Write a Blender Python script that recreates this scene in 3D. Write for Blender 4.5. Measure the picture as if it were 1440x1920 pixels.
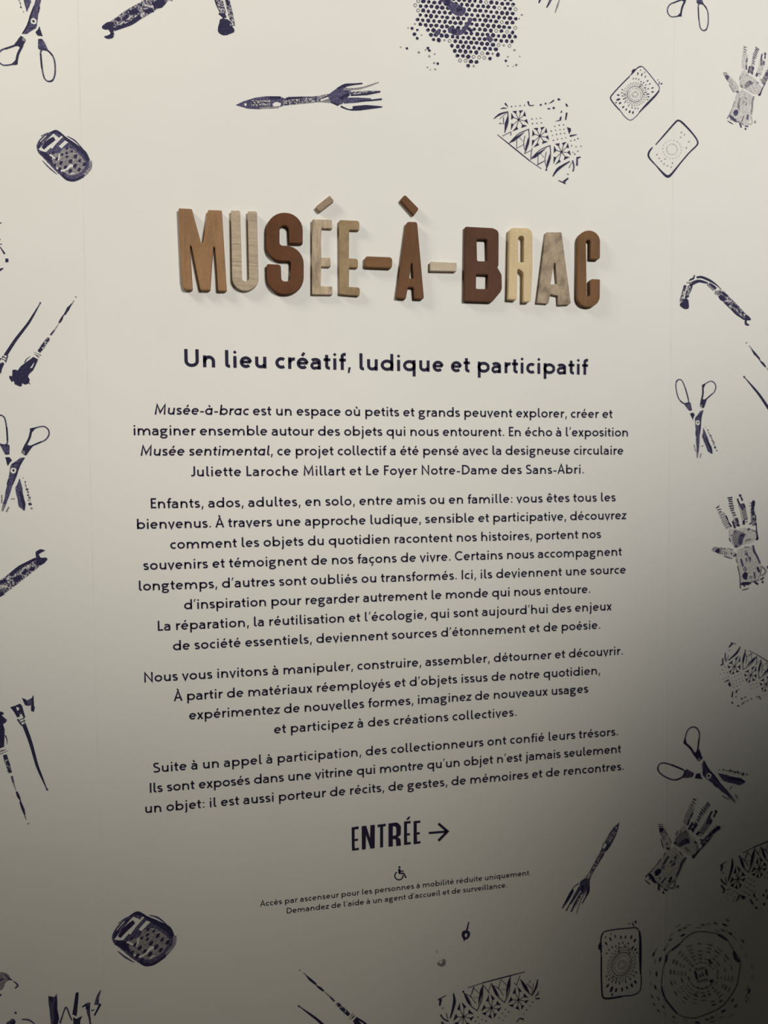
import bpy, math, random
import numpy as np
from mathutils import Vector, Matrix
from mathutils.geometry import tessellate_polygon

random.seed(7)
for _o in list(bpy.data.objects):
    bpy.data.objects.remove(_o)
SC = bpy.context.scene
COL = SC.collection

# ------------------------------------------------------------------ camera
FPX = 1331.0            # focal length in pixels of the 1440x1920 frame
U = 0.028               # metres per layout unit on the wall
ZW = 1.55               # height of the layout origin above the floor
RC = np.array([[0.98302872, 0.00826671, -0.18326535],
               [-0.01681808, 0.99883836, -0.04515613],
               [0.18267917, 0.04747194, 0.98202583]])
TC = np.array([0.70434994, 0.3401755, 36.64634157])
CC = -RC.T @ TC
cam_data = bpy.data.cameras.new('camera')
cam = bpy.data.objects.new('camera', cam_data)
COL.objects.link(cam)
cam_data.sensor_fit = 'VERTICAL'
cam_data.sensor_height = 36.0
cam_data.sensor_width = 27.0
cam_data.lens = 36.0 * FPX / 1920.0
cam_data.clip_start = 0.01
_r, _d, _f = RC[0], RC[1], RC[2]
def _w(v): return Vector((v[0], v[2], -v[1]))
_m = Matrix((_w(_r), -_w(_d), -_w(_f))).transposed().to_4x4()
_m.translation = Vector((CC[0]*U, CC[2]*U, ZW - CC[1]*U))
cam.matrix_world = _m
SC.camera = cam
cam_data.dof.use_dof = True
cam_data.dof.focus_distance = 0.86
cam_data.dof.aperture_fstop = 6.5

# ------------------------------------------------------------------ light
SC.view_settings.view_transform = 'Standard'
SC.view_settings.look = 'None'
SC.view_settings.exposure = 0.0
SC.view_settings.gamma = 1.0
wd = bpy.data.worlds.new('world'); SC.world = wd
wd.use_nodes = True
wd.node_tree.nodes['Background'].inputs[0].default_value = (1.0, 0.93, 0.86, 1)
wd.node_tree.nodes['Background'].inputs[1].default_value = 0.0

def spot(name, loc, aim, watts, cone, blend, radius, color):
    d = bpy.data.lights.new(name, 'SPOT')
    d.energy = watts; d.spot_size = math.radians(cone); d.spot_blend = blend
    d.shadow_soft_size = radius; d.color = color
    o = bpy.data.objects.new(name, d); COL.objects.link(o)
    o.location = loc
    o.rotation_euler = (Vector(aim) - Vector(loc)).to_track_quat('-Z', 'Y').to_euler()
    return o
spot('ceiling_spotlight', (-1.346, -0.500, 2.932), (-0.387, 0.0, 2.546), 55.9, 107.80, 0.914, 0.22, (1, 0.935, 0.775))
spot('ceiling_spotlight', (0.519, -2.881, 2.033), (-0.418, 0.0, 1.145), 76.7, 34.01, 0.942, 0.22, (1, 0.94, 0.79))
spot('ceiling_spotlight', (0.940, -2.548, 2.600), (0.073, 0.0, 2.938), 227.0, 77.70, 0.612, 0.26, (1, 0.975, 0.9))

# ------------------------------------------------------------------ materials
WALL_RGB = (0.80, 0.787, 0.76)
def mat(name):
    m = bpy.data.materials.new(name); m.use_nodes = True
    nt = m.node_tree; b = nt.nodes['Principled BSDF']
    return m, nt, b
def noise(nt, scale, detail=3.0, rough=0.55, stretch=(1, 1, 1), rot=(0, 0, 0)):
    tc = nt.nodes.new('ShaderNodeTexCoord'); mp = nt.nodes.new('ShaderNodeMapping')
    mp.inputs['Scale'].default_value = stretch; mp.inputs['Rotation'].default_value = rot
    nz = nt.nodes.new('ShaderNodeTexNoise')
    nz.inputs['Scale'].default_value = scale; nz.inputs['Detail'].default_value = detail
    nz.inputs['Roughness'].default_value = rough
    nt.links.new(tc.outputs['Object'], mp.inputs['Vector']); nt.links.new(mp.outputs['Vector'], nz.inputs['Vector'])
    return nz.outputs['Fac']
def ramp(nt, fac, stops):
    r = nt.nodes.new('ShaderNodeValToRGB')
    e = r.color_ramp.elements
    while len(e) < len(stops): e.new(0.5)
    for k, (p, c) in zip(e, stops):
        k.position = p; k.color = (*c, 1)
    nt.links.new(fac, r.inputs['Fac'])
    return r.outputs['Color']
def bump(nt, b, fac, strength, dist):
    n = nt.nodes.new('ShaderNodeBump'); n.inputs['Strength'].default_value = strength
    n.inputs['Distance'].default_value = dist
    nt.links.new(fac, n.inputs['Height']); nt.links.new(n.outputs['Normal'], b.inputs['Normal'])

def wall_material():
    m, nt, b = mat('wall_paint')
    a = np.array(WALL_RGB)
    c = ramp(nt, noise(nt, 9.0, 4), [(0.3, tuple(a*0.985)), (0.7, tuple(a*1.01))])
    nt.links.new(c, b.inputs['Base Color'])
    b.inputs['Roughness'].default_value = 0.75
    b.inputs['Specular IOR Level'].default_value = 0.2
    bump(nt, b, noise(nt, 900.0, 2), 0.12, 0.0004)
    return m
def ink(name, stops, scale, stretch=(1, 1, 1), rough=0.7):
    m, nt, b = mat(name)
    c = ramp(nt, noise(nt, scale, 4, 0.6, stretch), stops)
    nt.links.new(c, b.inputs['Base Color'])
    b.inputs['Roughness'].default_value = rough
    b.inputs['Specular IOR Level'].default_value = 0.2
    return m
INK = (0.017, 0.014, 0.052); PUR = (0.072, 0.064, 0.15); GRY = (0.24, 0.225, 0.245); PAL = (0.52, 0.50, 0.51)
def mixc(a, b, t): return tuple(a[i]*(1-t)+b[i]*t for i in range(3))
M_WALL = wall_material()
INKS = {
 'k': ink('ink_dark', [(0.34, INK), (0.62, mixc(INK, PUR, .35)), (0.76, mixc(INK, GRY, .7))], 520),
 'm': ink('ink_mid', [(0.30, mixc(INK, PUR, .35)), (0.50, PUR), (0.70, mixc(PUR, GRY, .7))], 420),
 'g': ink('ink_grey', [(0.30, mixc(PUR, GRY, .35)), (0.5, GRY), (0.70, mixc(GRY, WALL_RGB, .55))], 520),
 'f': ink('ink_faint', [(0.30, mixc(GRY, PAL, .35)), (0.46, PAL), (0.60, mixc(PAL, WALL_RGB, .75))], 520),
 'x': ink('ink_mottled', [(0.36, INK), (0.46, mixc(INK, PUR, .6)), (0.54, mixc(GRY, PAL, .3)), (0.62, mixc(PAL, WALL_RGB, .5))], 400),
 'w': ink('bare_paint', [(0.3, mixc(PAL, WALL_RGB, .75)), (0.7, WALL_RGB)], 200),
 't': ink('text_ink', [(0.3, (0.020, 0.016, 0.046)), (0.7, (0.027, 0.022, 0.056))], 300),
 'h': ink('heading_ink', [(0.3, (0.016, 0.012, 0.040)), (0.7, (0.022, 0.017, 0.050))], 300),
 'p': ink('small_print_ink', [(0.3, (0.035, 0.03, 0.045)), (0.7, (0.05, 0.043, 0.06))], 300),
}

def srgb(*c):
    return tuple(((v/255)/12.92 if v <= 10 else (((v/255)+0.055)/1.055)**2.4) for v in c)
def wood(name, base, dark, light, grain=(60, 1, 5), rot=(0, 0, 0), gs=1.0, rough=0.62, sp=0.23, bands=()):
    m, nt, b = mat(name)
    f1 = noise(nt, 9.0*gs, 6, 0.62, grain, rot)
    c = ramp(nt, f1, [(0.5-sp, dark), (0.5, base), (0.5+sp, light)])
    f2 = noise(nt, 240.0, 3, 0.6)
    mx = nt.nodes.new('ShaderNodeMixRGB'); mx.blend_type = 'MULTIPLY'; mx.inputs[0].default_value = 0.35
    c2 = ramp(nt, f2, [(0.3, (.72, .70, .68)), (0.7, (1.08, 1.08, 1.08))])
    nt.links.new(c, mx.inputs[1]); nt.links.new(c2, mx.inputs[2])
    out = mx.outputs[0]
    if bands:      # cross bands of the wood at given heights: (position 0..1 over 0.12 m, half width, brightness)
        tc = nt.nodes.new('ShaderNodeTexCoord'); sx = nt.nodes.new('ShaderNodeSeparateXYZ')
        nt.links.new(tc.outputs['Object'], sx.inputs[0])
        wob = nt.nodes.new('ShaderNodeMath'); wob.operation = 'MULTIPLY_ADD'
        nt.links.new(noise(nt, 60, 2), wob.inputs[0]); wob.inputs[1].default_value = 0.004; nt.links.new(sx.outputs['Z'], wob.inputs[2])
        mr = nt.nodes.new('ShaderNodeMapRange'); mr.inputs['From Min'].default_value = -0.058; mr.inputs['From Max'].default_value = 0.062
        nt.links.new(wob.outputs[0], mr.inputs['Value'])
        st = []
        for pz, hw, br in bands: st += [(pz-hw, (1,)*3), (pz, (br,)*3), (pz+hw, (1,)*3)]
        m2 = nt.nodes.new('ShaderNodeMixRGB'); m2.blend_type = 'MULTIPLY'; m2.inputs[0].default_value = 1.0
        nt.links.new(out, m2.inputs[1]); nt.links.new(ramp(nt, mr.outputs['Result'], st), m2.inputs[2]); out = m2.outputs[0]
    nt.links.new(out, b.inputs['Base Color'])
    b.inputs['Roughness'].default_value = rough
    b.inputs['Specular IOR Level'].default_value = 0.12
    bump(nt, b, f1, 0.25, 0.0006)
    return m

# ------------------------------------------------------------------ object helpers
def tag(o, label=None, cat=None, group=None, kind=None):
    if label: o['label'] = label
    if cat: o['category'] = cat
    if group: o['group'] = group
    if kind: o['kind'] = kind
    return o
def empty(name, loc):
    o = bpy.data.objects.new(name, None); COL.objects.link(o)
    o.location = loc; o.empty_display_size = 0.02
    return o
def mesh_obj(name, verts, faces, mats, fm=None, loc=(0, 0, 0), parent=None):
    me = bpy.data.meshes.new(name)
    me.from_pydata([tuple(v) for v in verts], [], faces)
    for m in mats: me.materials.append(m)
    if fm:
        for p, i in zip(me.polygons, fm): p.material_index = i
    me.update()
    o = bpy.data.objects.new(name, me); COL.objects.link(o)
    o.location = loc
    if parent: o.parent = parent
    return o
def box(name, lo, hi, m):
    x0, y0, z0 = lo; x1, y1, z1 = hi
    v = [(x0,y0,z0),(x1,y0,z0),(x1,y1,z0),(x0,y1,z0),(x0,y0,z1),(x1,y0,z1),(x1,y1,z1),(x0,y1,z1)]
    f = [(0,3,2,1),(4,5,6,7),(0,1,5,4),(1,2,6,5),(2,3,7,6),(3,0,4,7)]
    return mesh_obj(name, v, f, [m])

# ------------------------------------------------------------------ photo measure -> wall position
def on_wall(u, v, depth=0.0):
    """point of the wall (x, z in metres) that stands at photo measure (u, v); depth = distance in front of the wall"""
    d = RC.T @ np.array([(u-720)/FPX, (v-960)/FPX, 1.0])
    k = (-depth/U - CC[2]) / d[2]
    P = CC + k*d
    return (P[0]*U, ZW - P[1]*U)

# ------------------------------------------------------------------ 2D shape helpers
def catmull(pts, closed=False, n=6):
    P = [np.array(p[:2], float) for p in pts]; N = len(P); out = []
    rng = range(N) if closed else range(N-1)
    for i in rng:
        if closed: a, b, c, d = P[i-1], P[i], P[(i+1) % N], P[(i+2) % N]
        else: a, b, c, d = P[max(i-1, 0)], P[i], P[i+1], P[min(i+2, N-1)]
        for k in range(n):
            t = k/n
            out.append(0.5*((2*b)+(-a+c)*t+(2*a-5*b+4*c-d)*t*t+(-a+3*b-3*c+d)*t**3))
    if not closed: out.append(P[-1])
    return out
def fillet(pts, default=4, seg=7):
    P = [np.array(p[:2], float) for p in pts]; R = [p[2] if len(p) > 2 else default for p in pts]
    n = len(P); out = []
    for i in range(n):
        a, b, c = P[i-1], P[i], P[(i+1) % n]
        la, lc = np.linalg.norm(a-b), np.linalg.norm(c-b)
        ua, uc = (a-b)/la, (c-b)/lc
        ang = math.acos(max(-1, min(1, ua @ uc)))
        if R[i] <= 0 or ang > 3.1: out.append(b); continue
        # tangent length limited so that neighbouring fillets never overlap
        t = R[i]/math.tan(ang/2)
        t = min(t, la*0.5 if R[i-1] > 0.4*la else la*0.9, lc*0.5 if R[(i+1) % n] > 0.4*lc else lc*0.9)
        p0, p1 = b+ua*t, b+uc*t
        r = t*math.tan(ang/2)
        bis = (ua+uc)/np.linalg.norm(ua+uc)
        o = b+bis*(r/math.sin(ang/2))
        a0 = math.atan2(*(p0-o)[::-1]); a1 = math.atan2(*(p1-o)[::-1])
        da = (a1-a0+math.pi) % (2*math.pi)-math.pi
        for k in range(seg+1):
            th = a0+da*k/seg
            out.append(o+r*np.array((math.cos(th), math.sin(th))))
    return out
def ribbon(pts, w, closed=False):
    """left and right edge of a stroke of width w (number, or list along the stroke)"""
    P = [np.array(p[:2], float) for p in pts]; n = len(P)
    if isinstance(w, (int, float)): W = [w]*n
    else:
        xs = np.linspace(0, 1, len(w)); W = list(np.interp(np.linspace(0, 1, n), xs, w))
    L, Rr = [], []
    for i in range(n):
        a = P[i-1] if (i > 0 or closed) else P[i]
        c = P[(i+1) % n] if (i < n-1 or closed) else P[i]
        d1 = P[i]-a; d2 = c-P[i]
        l1, l2 = np.linalg.norm(d1), np.linalg.norm(d2)
        d1 = d1/l1 if l1 > 1e-9 else d2/max(l2, 1e-9)
        d2 = d2/l2 if l2 > 1e-9 else d1
        t = d1+d2; lt = np.linalg.norm(t)
        t = t/lt if lt > 1e-6 else d1
        nrm = np.array((-t[1], t[0]))
        co = max(0.45, abs(nrm @ np.array((-d1[1], d1[0]))))
        off = nrm*(W[i]/2/co)
        L.append(P[i]+off); Rr.append(P[i]-off)
    return L, Rr

class Flat:
    """collects flat shapes printed on the wall; mp maps shape coordinates to (x, z) of the wall"""
    def __init__(self, mp, depth=0.0002):
        self.mp = mp; self.v = []; self.f = []; self.fm = []; self.mats = []; self.depth = depth
    def mi(self, tone):
        if tone not in self.mats: self.mats.append(tone)
        return self.mats.index(tone)
    def face_up(self, idx):
        a, b, c = (self.v[i] for i in idx[:3])
        cr = (b[0]-a[0])*(c[2]-a[2])-(b[2]-a[2])*(c[0]-a[0])
        return idx if cr > 0 else idx[::-1]
    def put(self, p, tone):
        x, z = self.mp(p[0], p[1]); self.v.append((x, -self.depth, z)); return len(self.v)-1
    def fill(self, pts, tone, holes=()):
        loops = [pts]+list(holes)
        idx = [self.put(p, tone) for l in loops for p in l]
        tri = tessellate_polygon([[Vector((p[0], p[1], 0)) for p in l] for l in loops])
        m = self.mi(tone)
        for t in tri:
            self.f.append(self.face_up([idx[i] for i in t])); self.fm.append(m)
    def stroke(self, pts, w, tone, closed=False):
        L, R = ribbon(pts, w, closed)
        a = [self.put(p, tone) for p in L]; b = [self.put(p, tone) for p in R]
        m = self.mi(tone); n = len(a)
        for i in range(n if closed else n-1):
            j = (i+1) % n
            self.f.append(self.face_up([a[i], a[j], b[j], b[i]])); self.fm.append(m)
    def build(self, name, origin, parent=None):
        ox, oz = origin
        v = [(x-ox, y, z-oz) for x, y, z in self.v]
        return mesh_obj(name, v, self.f, [INKS[t] for t in self.mats], self.fm,
                        loc=(0, 0, 0) if parent else (ox, 0, oz), parent=parent)

def rough(pts, amp, n=3):
    """subdivide a closed outline and make it ragged, like ink"""
    out = []; N = len(pts)
    for i in range(N):
        a, b = np.array(pts[i][:2], float), np.array(pts[(i+1) % N][:2], float)
        for k in range(n):
            q = a+(b-a)*k/n
            out.append(q+np.array((random.uniform(-amp, amp), random.uniform(-amp, amp))))
    return out

# ------------------------------------------------------------------ the room
def plain(name, rgb, rough_=0.8):
    m, nt, b = mat(name)
    c = ramp(nt, noise(nt, 6.0, 4), [(0.3, tuple(v*0.85 for v in rgb)), (0.7, tuple(v*1.1 for v in rgb))])
    nt.links.new(c, b.inputs['Base Color']); b.inputs['Roughness'].default_value = rough_
    return m
tag(box('wall_back', (-2.6, 0.0, 0.0), (2.6, 0.12, 3.2), M_WALL), kind='structure')
tag(box('floor', (-2.6, -3.6, -0.1), (2.6, 0.12, 0.0), plain('dark_floor', (0.02, 0.018, 0.016), 0.6)), kind='structure')
tag(box('ceiling', (-2.6, -3.6, 3.2), (2.6, 0.12, 3.3), plain('dark_ceiling', (0.10, 0.10, 0.10))), kind='structure')
def seam(name, x):
    m, nt, b = mat('joint_paint')
    a = np.array(WALL_RGB)
    c = ramp(nt, noise(nt, 14.0, 3), [(0.35, tuple(a*0.945)), (0.65, tuple(a*0.99))])
    nt.links.new(c, b.inputs['Base Color']); b.inputs['Roughness'].default_value = 0.8
    o = box(name, (x-0.0009, -0.00015, 0.0), (x+0.0009, 0.0, 3.2), m)
    tag(o, kind='structure')
seam('trim_1', -0.418)
seam('trim_2', 0.4312)

# ------------------------------------------------------------------ raised wooden letters
def raised(name, paths, crop, thick, bev, m, label, cat, group=None):
    ox, oy, s = crop
    thick *= 0.82
    rmin = bev/0.00077*s*1.25
    grow = lambda l: [(p[0], p[1], max(rmin, p[2] if len(p) > 2 else 4)) for p in l]
    loops = [[on_wall(p[0]/s+ox, p[1]/s+oy, thick) for p in fillet(grow(l))] for l in paths]
    xs = [p[0] for p in loops[0]]; zs = [p[1] for p in loops[0]]
    cx, cz = (min(xs)+max(xs))/2, (min(zs)+max(zs))/2
    cu = bpy.data.curves.new(name, 'CURVE'); cu.dimensions = '2D'; cu.fill_mode = 'BOTH'
    for l in loops:
        sp = cu.splines.new('POLY'); sp.points.add(len(l)-1)
        for q, p in zip(sp.points, l): q.co = (p[0]-cx, p[1]-cz, 0, 1)
        sp.use_cyclic_u = True
    cu.bevel_depth = bev; cu.bevel_resolution = 3; cu.offset = -bev
    cu.extrude = thick/2-bev
    tmp = bpy.data.objects.new(name, cu); COL.objects.link(tmp)
    dg = bpy.context.evaluated_depsgraph_get()
    me = bpy.data.meshes.new_from_object(tmp.evaluated_get(dg))
    bpy.data.objects.remove(tmp)
    # stand the flat shape up on the wall: local z of the curve becomes -y
    for v in me.vertices:
        x, y, z = v.co; v.co = (x, -z, y)
    me.materials.clear(); me.materials.append(m)
    import bmesh
    bm = bmesh.new(); bm.from_mesh(me)
    bmesh.ops.remove_doubles(bm, verts=bm.verts, dist=1e-6)
    bmesh.ops.recalc_face_normals(bm, faces=bm.faces)
    bm.to_mesh(me); bm.free()
    me.shade_smooth(); me.set_sharp_from_angle(angle=math.radians(38))
    me.name = name
    o = bpy.data.objects.new(name, me); COL.objects.link(o)
    o.location = (cx, -thick/2-0.00005, cz)
    return tag(o, label, cat, group)

def tone3(r, g, b, d=0.80, l=1.15):
    c = np.array(srgb(r, g, b))/0.78
    return tuple(c), tuple(c*d*d), tuple(np.minimum(c*l, 0.9))
_b, _d2, _l = tone3(138, 106, 77); W_M = wood('wood_oak', _b, _d2, _l, (4, 1, 1))
_b, _d2, _l = tone3(164, 149, 131, .86, 1.22); W_U = wood('wood_pale_grey', _b, _d2, _l, (.7, 1, 6), gs=3.0, bands=[(.3075, .009, 1.3), (.329, .008, .78), (.349, .009, 1.3), (.372, .008, .85), (.5625, .009, .8), (.584, .010, 1.25)])
_b, _d2, _l = tone3(90, 58, 38); W_S = wood('wood_mahogany', _b, _d2, _l, (3, 1, 1))
_b, _d2, _l = tone3(164, 147, 127, .76, 1.26); W_E = wood('wood_grey_figured', _b, _d2, _l, (6, 1, 1.3), (0, math.radians(52), 0), gs=1.6, sp=.12)
_b, _d2, _l = tone3(142, 121, 93); W_F = wood('wood_ash_board', _b, _d2, _l, (3, 1, 3), gs=2)
_b, _d2, _l = tone3(112, 82, 56); W_H = wood('wood_oak_dark', _b, _d2, _l, (1, 1, 4))
_b, _d2, _l = tone3(98, 68, 46); W_A = wood('wood_walnut', _b, _d2, _l, (4, 1, 1))
_b, _d2, _l = tone3(178, 164, 145, .9, 1.08); W_P = wood('wood_pale', _b, _d2, _l, (1, 1, 5))
_b, _d2, _l = tone3(82, 54, 40); W_B = wood('wood_mahogany_dark', _b, _d2, _l, (3, 1, 1))
_b, _d2, _l = tone3(192, 172, 138, .92, 1.08); W_R = wood('wood_pine', _b, _d2, _l, (4, 1, 1))
_b, _d2, _l = tone3(151, 135, 117, .74, 1.2); W_Q = wood('wood_weathered', _b, _d2, _l, (2.2, 1, 2), (0, math.radians(25), 0), gs=2.6, sp=.15)
_b, _d2, _l = tone3(108, 79, 54); W_C = wood('wood_teak', _b, _d2, _l, (4, 1, 1))
_b, _d2, _l = tone3(140, 121, 104, .78, 1.1); W_K = wood('wood_driftwood', _b, _d2, _l, (3, 1, 3), gs=2.5)

GL = 'raised wooden letters of the title'
def letter(paths, crop, th, bev, m, label): raised('wooden_letter', paths, crop, th, bev, m, label, 'letter', GL)
letter([[(100,105,25),(370,120,30),(578,890,10),(692,140,15),(970,150,25),(1070,1765,15),(890,1765,30),(868,1360,20),(830,900,6),(800,880,6),(772,1250,20),(738,1750,25),(540,1750,40),(478,1460,20),(365,880,6),(330,850,6),(352,1200,20),(385,1745,20),(205,1745,80),(165,1560,20)]],
       (325,380,10.667), .0095, .0014, W_M, 'raised letter M of mid-brown oak, first letter of the wooden title')
letter([[(72,130,8),(228,130,38),(262,1325,55),(378,1325,55),(354,142,8),(512,142,38),(545,1482,218),(95,1482,218)]],
       (425,380,9), .0085, .0007, W_U, 'raised letter U of pale grey wood with light crossing bands, right after the M')
letter([[(1285,688,12),(1285,165,300),(668,165,300),(664,985,270),(1083,985,40),(1075,1325,70),(925,1325,60),(915,1042,55),(672,1030,35),(690,1545,300),(1302,1545,290),(1302,722,310),(892,722,60),(893,385,90),(1045,385,90),(1058,685,15)]],
       (425,380,9), .0095, .0013, W_S, 'raised letter S of dark red-brown wood, the only S of the title')
letter([[(92,512,30),(430,520,22),(442,672,10),(258,665,4),(245,900,5),(252,1168,4),(408,1172,28),(412,1325,15),(250,1320,4),(245,1658,4),(440,1665,14),(445,1803,12),(92,1800,15)]],
       (575,355,9.143), .007, .0006, W_E, 'raised letter E of grey wood with diagonal grain, under the acute accent')
letter([[(555,522,28),(905,537,48),(903,698,14),(730,694,4),(725,1180,4),(880,1188,45),(880,1343,12),(730,1338,4),(725,1670,4),(915,1680,48),(912,1826,30),(562,1798,25)]],
       (575,355,9.143), .0075, .0010, W_F, 'raised letter E of plain sandy board, right before the first hyphen')
letter([[(625,458,42),(776,462,34),(875,1560,32),(737,1555,12),(724,1395,4),(645,1390,4),(615,1555,10),(478,1545,12)],[(690,1052,6),(706,1052,6),(724,1266,6),(666,1266,6)]],
       (680,355,7.579), .009, .0012, W_A, 'raised letter A of dark brown wood standing between the two hyphens')
letter([[(205,110,22),(800,142,60),(937,200,150),(932,950,30),(910,1005,20),(1000,1160,140),(1008,1500,200),(790,1762,90),(182,1742,22)],
        [(455,388,10),(680,395,14),(692,870,50),(464,866,42)],[(443,1155,10),(702,1166,18),(695,1474,18),(440,1470,18)]],
       (855,415,11.636), .009, .0013, W_B, 'raised letter B of dark mahogany-coloured wood, widest dark letter after the second hyphen')
letter([[(165,125,62),(600,128,130),(604,900,60),(572,1548,42),(430,1552,18),(434,985,95),(314,900,22),(302,1512,15),(138,1500,20)],
        [(328,280,48),(442,285,52),(440,792,16),(333,784,16)]],
       (940,415,10.286), .0115, .0008, W_R, 'raised letter R of light yellowish pine, between the B and the grey A')
letter([[(866,208,18),(1162,210,18),(1345,1600,42),(1105,1612,16),(1094,1432,4),(946,1405,4),(908,1585,18),(690,1572,10)],
        [(1022,800,7),(1046,803,7),(1082,1205,7),(948,1218,10)]],
       (940,415,10.286), .007, .0005, W_Q, 'raised letter A of grey weathered wood with a worn surface, just before the final C')
letter([[(492,132,235),(966,132,235),(966,752,62),(758,745,16),(762,340,48),(668,338,48),(684,1527,40),(756,1527,40),(750,1160,56),(966,1168,12),(960,1758,235),(478,1758,225)]],
       (1040,420,11.29), .0095, .0014, W_C, 'raised letter C of brown wood, last letter of the wooden title')
GA = 'raised wooden accents of the title'
raised('wooden_accent', [[(150,300,22),(395,105,18),(470,195,22),(222,388,22)]], (575,355,9.143), .0085, .0006, W_K,
       'small grey wooden block slanting up to the right above the E', 'accent', GA)
raised('wooden_accent', [[(600,70,30),(800,275,26),(728,368,16),(535,150,26)]], (680,355,7.579), .009, .001, W_A,
       'small dark brown wooden block slanting down to the right above the A', 'accent', GA)
GH = 'raised wooden hyphens of the title'
raised('wooden_hyphen', [[(33,948,42),(425,963,48),(417,1120,32),(33,1105,32)]], (680,355,7.579), .009, .0012, W_H,
       'brown wooden hyphen with rounded corners between the sandy E and the dark A', 'hyphen', GH)
raised('wooden_hyphen', [[(965,1028,8),(1337,1043,8),(1337,1163,10),(963,1155,12)]], (680,355,7.579), .0085, .0005, W_P,
       'pale wooden hyphen with square corners between the dark A and the B', 'hyphen', GH)

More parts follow.
